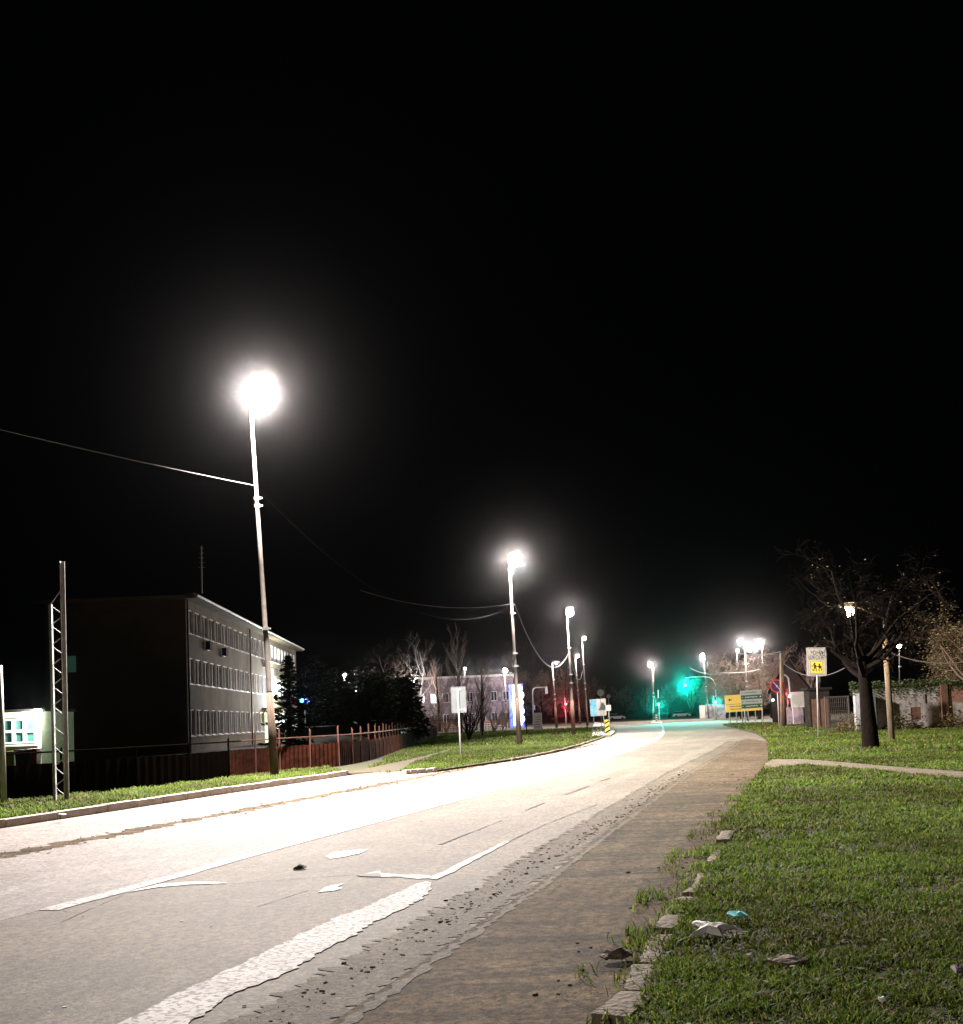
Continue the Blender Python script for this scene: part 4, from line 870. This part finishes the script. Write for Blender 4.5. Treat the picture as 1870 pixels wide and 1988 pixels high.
t = thing('steel_post', 'plain grey steel post cut by the left edge of the frame', 'post', G(8, 1563, LZ)); bb = t.location.copy(); d = bb.y
MB().tube([(0, 0, -.1), at(0, 1292, d)-bb], [.07, .05], 10).build('shaft', M['galv'], t, True)
MB().tube([at(6, 1520, d)-bb, at(3, 1507, d)-bb-Vector((.08, 0, 0))], .02, 6).build('hook', M['galv'], t)

# ------------------------------------------------------------------ rusty fence
tf = {k: thing('garden_fence' if k == 'd' else 'rusty_fence', lab, 'fence') for k, lab in (('r', 'rust-brown fence of sheet panels and spiked posts running away from the first lamp'), ('d', 'dark low fence behind the lattice mast and the left verge'))}
M['fence_shade'] = mat('unlit_fence_shade', (.003, .002, .0015), 1.0, col2=(.002, .0015, .001), scale=2, spec=0.0)  # near-black colour stands in for shade on the unlit left stretch
fl = fenceline
def along(f):
    tot = sum((b-a).length for a, b in zip(fl[:-1], fl[1:])); s = f
    for a, b in zip(fl[:-1], fl[1:]):
        L = (b-a).length
        if s <= L: return a.lerp(b, s/L)
        s -= L
    return fl[-1]
tot = sum((b-a).length for a, b in zip(fl[:-1], fl[1:])); s = 0.0; prev = None; rgx = random.Random(4); npost = 0
stations = []
while s < tot: stations.append(s); s += 1.75 if s > 20 else 2.3
for i, s in enumerate(stations):
    p = along(s); h = 1.5+rgx.uniform(-.05, .1); dk = s < 21.5; t = tf['d' if dk else 'r']; h -= .25*dk
    MB().tube([(p.x, p.y, -.05), (p.x+rgx.uniform(-.03, .03), p.y, h-.08), (p.x, p.y, h)], [.035, .03, .008], 6).build('post', M['fence_shade' if dk else 'rust'], t)
    if i:
        a = prev; L = (p-a).length; ang = math.atan2(p.y-a.y, p.x-a.x); c = (a+p)/2
        mb = MB(); nn = 14; vs = []
        for j in range(nn+1):
            q_ = a.lerp(p, j/nn); off = Vector((-math.sin(ang), math.cos(ang), 0))*(.012 if j % 2 else -.012)
            hh = .93+rgx.uniform(-.01, .01); vs += [(q_.x+off.x, q_.y+off.y, .0), (q_.x+off.x, q_.y+off.y, hh)]
        mb.add(vs, [(2*j, 2*j+2, 2*j+3, 2*j+1) for j in range(nn)])
        mb.build('panel', M['fence_shade' if dk else 'rustsheet'], t)
    prev = p
for k in 'dr':
    pts = [along(q_) for q_ in ([0, 5, 10, 15, 20, 21.5] if k == 'd' else np.linspace(21.5, tot, 40))]
    MB().tube([Vector((p.x, p.y, 1.2)) for p in pts], .022, 6).build('rail', M['fence_shade' if k == 'd' else 'rust'], tf[k])
# tall gate pickets at the far end of the fence
t = thing('red_gate', 'dark red picket gate at the far end of the rusty fence', 'gate', Vector((-4.6, 108, 0)))
mb = MB(); 
for k in range(26): mb.box((k*.12-.5, 0, .95), (.04, .04, 1.9))
mb.box((1.0, .03, .3), (3.2, .04, .07)); mb.box((1.0, .03, 1.6), (3.2, .04, .07)); mb.build('pickets', M['rust'], t)
for X in (-.6, 2.7): MB().box((X, 0, 1.0), (.12, .12, 2.0)).build('post', M['rust'], t)

# ------------------------------------------------------------------ three storey building
P0 = at(365, 1400, 75.5); P1 = at(578, 1400, 132.5); P0.z = P1.z = 0
rz = math.atan2(P1.y-P0.y, P1.x-P0.x); LB = (P1-P0).length; BD = 9.5
t = thing('school_building', 'long grey three storey building with rows of white framed windows', 'building', P0, rz)
fl_z = [(1.2, 3.04), (4.78, 6.6), (8.27, 9.95)]; TOPZ = 10.55
def facade_with_holes(L, H, holes, y, thick, mat_, parent, name):
    xs = sorted(set([0, L]+[h[0] for h in holes]+[h[1] for h in holes])); zs = sorted(set([0, H]+[h[2] for h in holes]+[h[3] for h in holes])); mb = MB()
    hs = set()
    for i in range(len(xs)-1):
        for j in range(len(zs)-1):
            cx, cz = (xs[i]+xs[i+1])/2, (zs[j]+zs[j+1])/2
            if any(h[0] < cx < h[1] and h[2] < cz < h[3] for h in holes): hs.add((i, j)); continue
            mb.add([(xs[i], y, zs[j]), (xs[i+1], y, zs[j]), (xs[i+1], y, zs[j+1]), (xs[i], y, zs[j+1])], [(0, 1, 2, 3)])
    for h in holes:
        a, b_, c_, d_ = h; mb.add([(a, y, c_), (b_, y, c_), (b_, y, d_), (a, y, d_), (a, y+thick, c_), (b_, y+thick, c_), (b_, y+thick, d_), (a, y+thick, d_)], [(0, 4, 5, 1), (1, 5, 6, 2), (2, 6, 7, 3), (3, 7, 4, 0)])
    return mb.build(name, mat_, parent)
holes = []; wins = []
pitch = 2.46; s1 = 24.4
for k in range(10):
    for f, (z0, z1) in enumerate(fl_z): wins.append((.35+k*pitch, .35+k*pitch+1.72, z0, z1))
for k in range(13):
    x0 = s1+.9+k*2.42
    if x0+2.1 > LB-.3: break
    for f, (z0, z1) in enumerate(fl_z):
        if f == 0 and 3 <= k <= 5: continue
        wins.append((x0, x0+1.68, z0, z1))
door = (s1+.9+3*2.42, s1+.9+3*2.42+5.0, 0.05, 3.0)
facade_with_holes(LB, TOPZ, wins+[door], 0, .22, M['plaster'], t, 'facade')
mb = MB(); mb.add([(0, 0, 0), (0, BD, 0), (0, BD, TOPZ), (0, 0, TOPZ), (LB, 0, 0), (LB, BD, 0), (LB, BD, TOPZ), (LB, 0, TOPZ)], [(0, 3, 2, 1), (4, 5, 6, 7), (1, 2, 6, 5), (3, 7, 6, 2)]); mb.build('side_walls', mat('shaded_end_render', (.10, .085, .06), .95, col2=(.06, .052, .04), scale=.4), t)  # shade of the unlit end wall put into a darker copy of the render
MB().box((LB/2, .35, TOPZ/2), (LB-.2, .05, TOPZ-.1)).build('inner_lining', M['curtain'], t)
wf = {}
rgx = random.Random(12)
for (a, b_, c_, d_) in wins:
    w, h = b_-a, d_-c_; key = (round(w, 2), round(h, 2))
    if key not in wf:
        mb = MB(); e = .07
        for X, wd in ((.08, .16), (w-e/2, e), (w*.5, .09)): mb.box((X, .10, h/2), (wd, .12, h))
        for Z in (e/2, h-e/2): mb.box((w/2, .10, Z), (w-2*e-.004, .12, e))
        mb.box((w/2, -.05, -.03), (w+.1, .12, .05))
        m1 = mb.build('window', M['whiteframe'], t)
        g_ = MB(); g_.box((w/2, .13, h/2), (w-.12, .01, h-.12)); g1 = g_.build('pane', M['glass'], m1)
        cm = []
        for v in range(4):
            mb = MB()
            if v: 
                x0c = [0, .05, w*.4, w*.7][v]; wc = [0, .28, .5, .25][v]*w
                nn = 9; vs = []
                for j in range(nn): X = x0c+wc*j/(nn-1); vs += [(X, .118, .08), (X, .118, h-.08)]
                mb.add(vs, [(2*j, 2*j+2, 2*j+3, 2*j+1) for j in range(nn-1)])
            cm.append(mb)
        wf[key] = (m1, g1, cm, [None]*4); o = m1
    else:
        m1, g1, cm, _ = wf[key]; o = m1.copy(); C.objects.link(o); g = g1.copy(); C.objects.link(g); g.parent = o
    o.location = (a, 0, c_)
    v = rgx.choice([1, 1, 0, 0, 3, 1, 0])
    if v:
        md = wf[key][3]
        if md[v] is None: md[v] = cm[v].build('blind', M['curtain'] if v > 1 else M['whiteframe'], o)
        else: q_ = md[v].copy(); C.objects.link(q_); q_.parent = o
# doors, canopy, pipes, air conditioners, roof
dm = MB()
for X in (0, 1.25, 2.5, 3.75, 5.0): dm.box((door[0]+X, .12, 1.5), (.08, .1, 2.9))
for Z in (.1, 2.2, 2.96): dm.box(((door[0]+door[1])/2, .12, Z), (5.0, .08, .07))
do = dm.build('entrance_door', M['whiteframe'], t); MB().box(((door[0]+door[1])/2, .2, 1.5), (4.9, .02, 2.8)).build('lit_glass', glow('lobby_light', (.75, 1.0, .35), 2.2), do)
MB().box(((door[0]+door[1])/2-.5, -1.1, 3.35), (7.2, 2.2, .22)).build('canopy', M['plaster'], t)
MB().tube([(s1+.35, -.12, 0), (s1+.35, -.12, TOPZ)], .07, 8).build('downpipe', M['black'], t); MB().tube([(.12, -.1, 0), (.12, -.1, TOPZ)], .07, 8).build('downpipe', M['black'], t)
for (X, Z) in ((5.9, 7.75), (11.9, 7.65), (s1+8.3, 7.8)):
    a_ = MB().box((X, -.32, Z), (.85, .34, .6)).build('air_conditioner', M['tyre'], t)
    MB().box((X, -.12, Z-.34), (.7, .3, .05)).build('bracket', M['galv'], a_)
r_ = MB(); r_.box((LB/2, BD/2-.1, TOPZ+.12), (LB+1.2, BD+1.5, .24)); ro = r_.build('roof', M['plaster'], t)
mb = MB(); z0 = TOPZ+.245; mb.add([(-.5, -.7, z0), (LB+.5, -.7, z0), (LB+.5, BD+.5, z0), (-.5, BD+.5, z0), (5, BD/2, z0+.7), (LB-5, BD/2, z0+.7)], [(0, 1, 5, 4), (1, 2, 5), (2, 3, 4, 5), (3, 0, 4)]); mb.build('roof_slope', M['roof'], ro)
MB().tube([(-.5, -.9, TOPZ+.2), (LB+.6, -.9, TOPZ+.2)], .09, 8).build('gutter', M['galv'], ro)
MB().box((8.6, 1.5, z0+.7), (1.1, .6, 1.0)).build('chimney', M['plaster'], ro)
mb = MB(); 
for k in range(9): mb.box((2.0+k*.001, -.003, .25+k*.3), (.5, .004, .02))
# rail balcony
mb = MB(); X0 = s1+10.2
for k in range(6): mb.tube([(X0+k*.5, -.7, 6.7), (X0+k*.5, -.7, 7.5)], .02, 5)
mb.tube([(X0, -.7, 7.5), (X0+2.5, -.7, 7.5)], .025, 5); mb.tube([(X0, -.7, 6.7), (X0+2.5, -.7, 6.7)], .025, 5); mb.tube([(X0, 0, 7.5), (X0, -.7, 7.5)], .025, 5); mb.tube([(X0, 0, 6.7), (X0, -.7, 6.7)], .025, 5); mb.build('rail', M['black'], t)
# dim window in the end wall
mb = MB(); mb.box((-.02, 7.9, 6.4), (.06, .9, 1.1)); ew = mb.build('end_window', mat('dim_pane', (.05, .09, .07), .3, emit=(.25, .6, .4), estr=.05), t)
# wall lamps that light its far end
lw = MB().box((s1+13.6, -.35, 5.0), (.3, .4, .18)).build('wall_lamp', M['galv'], t)
point('wall_light', (s1+13.6, -1.4, 4.7), LAMP*.28, (.9, 1, .95), .12, t)
point('canopy_light', ((door[0]+door[1])/2, -1.2, 3.05), LAMP*.02, (.85, 1, .6), .12, t)
# antenna mast
t = thing('antenna', 'thin antenna mast standing above the roof of the grey building', 'antenna', at(392, 1152, 80))
ta = at(391, 1060, 80)-t.location; MB().tube([(0, 0, 0), ta], .05, 6).build('mast', M['galv'], t)
mb = MB()
for k in range(5): p = ta*(.55+.1*k); mb.box(p, (.5-.06*k, .03, .03))
mb.build('crossbars', M['galv'], t)

# ------------------------------------------------------------------ pale green hut with bins
ax, bx = at(-40, 1450, 50), at(80, 1450, 50)
t = thing('green_hut', 'small pale green hut with a white six pane window at the left edge', 'hut', (ax.x, 50, 0)); w = bx.x-ax.x; Hh = 2.72
wl, wr = at(4, 1400, 50).x-ax.x, at(69, 1400, 50).x-ax.x; z1_, z0_ = at(40, 1396, 50).z, at(40, 1443, 50).z
facade_with_holes(w, Hh, [(wl, wr, z0_, z1_)], 0, .15, M['greenwall'], t, 'front_wall')
mb = MB(); mb.add([(0, 0, 0), (0, 4, 0), (0, 4, Hh), (0, 0, Hh), (w, 0, 0), (w, 4, 0), (w, 4, Hh), (w, 0, Hh)], [(0, 3, 2, 1), (4, 5, 6, 7), (1, 2, 6, 5)]); mb.build('side_walls', M['greenwall'], t)
MB().box((w/2, 1.85, Hh+.06), (w+.2, 4.3, .12)).build('roof', M['roof'], t)
mb = MB(); W_ = wr-wl; H_ = z1_-z0_
for k in range(4): mb.box((wl+W_*k/3, .06, (z0_+z1_)/2), (.13, .14, H_))
for k in range(3): mb.box(((wl+wr)/2, .05, z0_+H_*k/2), (W_, .10, .11))
mb.box(((wl+wr)/2, -.06, z0_-.1), (W_+.2, .2, .06))
wo = mb.build('window', M['whiteframe'], t); MB().box(((wl+wr)/2, .12, (z0_+z1_)/2), (W_, .02, H_)).build('pane', mat('green_pane', (.03, .09, .075), .25), wo)
lo = MB().box((w+.10, -.35, Hh+.02), (.3, .35, .14)).build('wall_lamp', M['galv'], t); point('hut_light', (w+.05, -.6, Hh-.2), LAMP*.04, (.95, 1, .95), .16, t)
def bin_(label, x, y, d, m, w=.5, h=1.05):
    p = gb(x, d); t = thing('wheelie_bin', label, 'bin', p, 0, 'bins at the green hut')
    MB().add([(-w*.42, -w*.4, .08), (w*.42, -w*.4, .08), (w*.42, w*.4, .08), (-w*.42, w*.4, .08), (-w/2, -w/2, h*.9), (w/2, -w/2, h*.9), (w/2, w/2, h*.9), (-w/2, w/2, h*.9)], [(3, 2, 1, 0), (4, 5, 6, 7), (0, 1, 5, 4), (1, 2, 6, 5), (2, 3, 7, 6), (3, 0, 4, 7)]).build('body', m, t)
    MB().box((0, 0, h*.94), (w*1.1, w*1.15, .07)).box((0, w*.5, h*.9), (w*.6, .06, .05)).build('lid', m, t)
    for s_ in (-1, 1): MB().tube([(s_*w*.4-.03, w*.35, .1), (s_*w*.4+.03, w*.35, .1)], .1, 12).build('wheel', M['tyre'], t)
bin_('red bin, rightmost of the three at the hut', 64, 0, 47.5, M['red'], .5, 1.12); bin_('wide black bin between the red and the yellow one', 48, 0, 47.3, M['black'], .62, 1.1); bin_('yellow bin with a brown lid nearest the steel post', 20, 0, 47.5, M['yellowbin'], .5, 1.05)

# ------------------------------------------------------------------ far left building
A = at(803, 1400, 175); B = at(1000, 1400, 175)
t = thing('far_building', 'two storey purplish building behind the bare trees', 'building', (A.x, 175, 0)); w = B.x-A.x; Hh = at(900, 1316, 175).z
holes = []; rgx = random.Random(6)
for k in range(8):
    for z in (1.0, 4.3): holes.append((.9+k*1.9, .9+k*1.9+1.0, z, z+1.5))
holes = [h for h in holes if h[1] < w-.3]
facade_with_holes(w, Hh, holes, 0, .2, M['farwall'], t, 'facade')
mb = MB(); mb.add([(0, 0, 0), (0, 8, 0), (0, 8, Hh), (0, 0, Hh), (w, 0, 0), (w, 8, 0), (w, 8, Hh), (w, 0, Hh)], [(0, 3, 2, 1), (4, 5, 6, 7), (1, 2, 6, 5)]); mb.build('side_walls', M['farwall'], t)
MB().box((w/2, 3.8, Hh+.15), (w+.8, 9, .3)).build('roof', M['signwhite'], t)
MB().box((w/2+1, -.03, .6), (w*.8, .05, 1.2)).build('plinth', M['brick'], t)
lit = glow('lit_room', (1, .95, 1), 3.0)
for i, (a, b_, c_, d_) in enumerate(holes):
    mb = MB()
    for X in (a+.04, b_-.04, (a+b_)/2): mb.box((X, .1, (c_+d_)/2), (.07, .08, d_-c_))
    for Z in (c_+.04, d_-.04): mb.box(((a+b_)/2, .1, Z), (b_-a-.08, .06, .07))
    f = mb.build('window', M['whiteframe'], t); MB().box(((a+b_)/2, .15, (c_+d_)/2), (b_-a, .02, d_-c_)).build('pane', lit if i == 3 else M['glass'], f)
# white forecourt barrier along the far side street
t = thing('white_railing', 'long pale railing along the far side street below the building', 'railing', gb(860, 150))
e = gb(985, 150)-gb(860, 150); mb = MB(); n_ = 22
for k in range(n_+1): mb.box(e*(k/n_)+Vector((0, 0, .45)), (.06, .06, .9))
mb.build('posts_row', M['whiteframe'], t); mb = MB()
for z in (.3, .6, .88): mb.box(e*.5+Vector((0, .05, z)), (e.length, .04, .06))
mb.build('rail', M['whiteframe'], t)

# ------------------------------------------------------------------ right-hand old wall, gate, house
WD = 61.0
def wx(x): return at(x, 1380, WD).x
A_, B_ = wx(1662), wx(1990); t = thing('old_wall', 'long peeling grey wall with ivy along its top on the right', 'wall', (A_, WD, 0)); w = B_-A_
Hh = 2.35; hx0, hx1 = wx(1769)-A_, wx(1789)-A_; hz0, hz1 = at(1780, 1398, WD).z, at(1780, 1373, WD).z
sx0, sx1 = wx(1798)-A_, wx(1804)-A_
facade_with_holes(w, Hh, [(hx0, hx1, hz0, hz1), (sx0, sx1, 1.45, 1.98)], 0, .25, M['wallold'], t, 'masonry')
mb = MB(); mb.add([(0, 0, 0), (0, .35, 0), (0, .35, Hh), (0, 0, Hh), (w, .35, 0), (w, .35, Hh), (w, 0, Hh)], [(0, 3, 2, 1), (1, 2, 5, 4), (3, 6, 5, 2)]); mb.build('back_face', M['wallold'], t)
MB().box(((hx0+hx1)/2, .1, (hz0+hz1)/2), (hx1-hx0-.02, .04, hz1-hz0-.02)).build('hatch', M['board'], t)
p0, p1 = wx(1826)-A_, wx(1839)-A_; MB().box(((p0+p1)/2, -.12, 1.2), (p1-p0, .3, 2.5)).build('pier', M['board'], t)
mb = MB(); mb.add([(p1+.3, -.02, 1.5), (w, -.02, .9), (w, -.02, Hh), (p1+.3, -.02, Hh)], [(0, 1, 2, 3)]); mb.build('exposed_brick', M['brick'], t)
MB().box((.25, -.9, Hh/2-.1), (.5, 1.7, Hh-.2)).build('return_wall', M['signback'], t)
mb = MB(); rgx = random.Random(9)
for i in range(9000):
    x = rgx.uniform(-.2, w); hang = abs(rgx.gauss(0, .28))*(1+.8*math.sin(x*1.7)**2); z = Hh+.25-hang if rgx.random() < .8 else Hh+rgx.uniform(0, .45)
    leaf_mesh(mb, Vector((x, rgx.uniform(-.18, .35), z)), rgx.uniform(.04, .08), rgx)
mb.build('ivy', M['ivy'], t)
# scrub along the foot of the wall
mb = MB()
for i in range(5000):
    x = rgx.uniform(wx(1600), wx(1960)); r = abs(rgx.gauss(0, .5)); leaf_mesh(mb, Vector((x, WD-.4-r, LZ+max(0, rgx.gauss(.15, .18)*(1+math.sin(x*2.3))))), rgx.uniform(.04, .09), rgx)
struct(mb.build('undergrowth', M['leafbrown']), 'stuff')
# mesh gate
t = thing('mesh_gate', 'pale wire mesh gate left of the big tree', 'gate', (wx(1614), 62, 0)); w = wx(1660)-wx(1614)
mb = MB(); n_ = 12
for k in range(n_+1): mb.box((w*k/n_, 0, 1.0), (.02, .02, 2.0))
for k in range(9): mb.box((w/2, .0, .1+k*.23), (w, .015, .015))
mb.build('mesh', M['steel'], t); MB().box((0, 0, 1.0), (.07, .07, 2.1)).box((w, 0, 1.0), (.07, .07, 2.1)).box((w/2, 0, 2.02), (w, .06, .06)).build('frame', M['steel'], t)
t = thing('dark_shed', 'low dark shed between the gabled house and the mesh gate', 'shed', (at(1574, 1400, 74).x, 74, 0)); w = 1.35
MB().box((w/2, .6, 1.3), (w, 1.2, 2.6)).build('wall', mat('dark_shed_wall', (.03, .025, .02), .95, col2=(.018, .015, .012), scale=2, spec=.03), t); MB().box((w/2, .6, 2.68), (w+.3, 1.6, .16)).build('roof', M['roof'], t)
for X in (.38, .98): MB().box((X, -.03, 1.0), (.5, .05, 2.0)).build('door', M['board'], t)
t = thing('plank_hoarding', 'grey plank hoarding below the blank white panel', 'hoarding', (at(1528, 1400, 91).x, 91, 0)); w = at(1561, 1400, 91).x-at(1528, 1400, 91).x
for k in range(4): MB().box((w*(k+.5)/4, (k % 2)*.015, .75), (w/4-.01, .04, 1.5)).build('plank', M['farwall'], t)
t = thing('blank_panel', 'blank greyish white rectangular panel on posts beside the red signal', 'sign', (at(1555, 1400, 88).x, 88, 0))
c = at(1554.5, 1358, 88); MB().box((0, 0, c.z), (34/FPX*88, .06, 30/FPX*88), 0).build('panel', M['signwhite'], t)
for X in (-.55, .55): MB().tube([(X, .06, -.1), (X, .06, c.z+.4)], .04, 6).build('post', M['galv'], t)
t = thing('gabled_house', 'small grey house with a steep gable right of the twin pole', 'house', (at(1500, 1400, 112).x, 112, 0), -.27); w = at(1572, 1400, 112).x-at(1500, 1400, 112).x
pk, ev = at(1536, 1284, 112).z, at(1572, 1341, 112).z
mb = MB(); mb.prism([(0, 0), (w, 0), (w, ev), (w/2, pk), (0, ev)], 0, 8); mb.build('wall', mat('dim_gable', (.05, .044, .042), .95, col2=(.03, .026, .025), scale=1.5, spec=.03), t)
mb = MB()
for s_ in (0, 1):
    xa, xb = (w/2, w+.3) if s_ else (w/2, -.3); mb.prism([(xa, pk+.12), (xb, ev-.1), (xb, ev+.06), (xa, pk+.3)], -.3, 8.3)
mb.build('roof', M['roof'], t); MB().box((w*.5, -.02, 3.4), (.9, .06, 1.1)).build('window', M['glass'], t)
# hoarding behind the right mast
t = thing('grey_wall', 'low grey wall behind the right green signal', 'wall', (at(1371, 1400, 205).x, 205, 0)); w = at(1412, 1400, 205).x-at(1371, 1400, 205).x
for k in range(3): MB().box((w*(k+.5)/3, 0, 1.25), (w/3-.03, .12, 2.5)).build('panel', M['farwall'], t)
MB().box((-.6, 0, 1.2), (1.0, .3, 2.4)).build('pier', M['signwhite'], t)
# small lamps and lights
t = thing('blue_sign', 'two small glowing blue lights beside the dark conifer', 'light', gb(592, 110)); c = at(592, 1360, 110)-t.location
for dx in (-.3, .25): MB().lathe([(.05, -.2), (.2, -.12), (.2, .14), (.05, .2)], c+Vector((dx, 0, 0)), 12).build('light', glow('blue_light', (.05, .25, 1.0), 7), t)
MB().tube([(0, .2, -.1), (0, .2, c.z)], .05, 6).build('post', M['black'], t)
point('blue_glow', c+Vector((0, -.6, 0)), 900, (.05, .2, 1), .12, t)

# ------------------------------------------------------------------ vehicles
def car(label, p, rz, m):
    t = thing('parked_car', label, 'car', p, rz, 'parked cars'); mb = MB()
    prof = [(-2.1, .3), (-2.12, .75), (-1.6, .88), (1.15, .92), (2.05, .72), (2.12, .45), (2.1, .3)]; mb.prism(prof, -.85, .85); bo = mb.build('body', m, t)
    mb = MB(); lo = [(-1.75, .88), (-1.25, 1.4), (.35, 1.43), (1.1, .91)]; vs = [(x, -.78 if z < 1 else -.62, z) for x, z in lo]+[(x, .78 if z < 1 else .62, z) for x, z in lo]
    mb.add(vs, [(0, 1, 2, 3), (7, 6, 5, 4), (0, 4, 5, 1), (2, 6, 7, 3)]); mb.build('window', M['glass'], bo)
    MB().add([(-1.25, -.63, 1.405), (.36, -.63, 1.435), (.36, .63, 1.435), (-1.25, .63, 1.405), (-1.2, -.55, 1.46), (.3, -.55, 1.48), (.3, .55, 1.48), (-1.2, .55, 1.46)], [(0, 1, 5, 4), (1, 2, 6, 5), (2, 3, 7, 6), (3, 0, 4, 7), (4, 5, 6, 7)]).build('roof', m, bo)
    for X in (-1.3, 1.3):
        for Y in (-.8, .8): MB().tube([(X, Y-.1, .32), (X, Y+.1, .32)], .32, 16).build('wheel', M['tyre'], t)
    for Y in (-.6, .6): MB().box((2.07, Y, .62), (.08, .3, .14)).build('headlight', M['signwhite'], t); MB().box((-2.1, Y, .68), (.06, .28, .14)).build('tail_light', M['red'], t)
    return t
CZ = LZ+.008
car('white car parked nearest behind the rusty fence', gb(640, 62)+Vector((0, 0, CZ)), 0.1, M['carwhite']); car('red car behind the rusty fence beside the white one', gb(672, 66)+Vector((0, 0, CZ)), 0.15, M['carred'])
car('pale car behind the middle of the rusty fence', gb(735, 80)+Vector((0, 0, CZ)), 1.3, M['carwhite']); car('dark car in the yard before the evergreens', gb(700, 73)+Vector((0, 0, CZ)), .2, M['cardark'])
car('red car deep in the yard near the fence end', gb(770, 92)+Vector((0, 0, CZ)), 1.4, M['carred'])
car('white car far across the junction under the trees', gb(1323, 262)+Vector((0, 0, 0)), 0, M['carwhite'])
car('pale van-like car across the junction right of the island signs', gb(1196, 262), .3, M['carwhite'])
# yard lamp lighting the parked cars
lamp_px('low yard lamp behind the evergreens over the parked cars', 690, 1420, 690, 1335, 690, 1340, lrad=.12, W_=LAMP*.08, d=88)

# ------------------------------------------------------------------ haze volume added to give the lamps their halos
hz = MB(); hz.box((0, 250, 20), (1500, 1200, 42.2)); ho = hz.build('haze', M['soil']); struct(ho, 'stuff')
m = bpy.data.materials.new('halo_haze'); m.use_nodes = True; nt = m.node_tree
for nn in list(nt.nodes):
    if nn.type != 'OUTPUT_MATERIAL': nt.nodes.remove(nn)
v = nt.nodes.new('ShaderNodeVolumePrincipled'); v.inputs['Color'].default_value = (.97, .95, .96, 1); v.inputs['Density'].default_value = 0.000055; v.inputs['Anisotropy'].default_value = 0.992
nt.links.new(v.outputs[0], nt.nodes['Material Output'].inputs['Volume']); ho.data.materials[0] = m
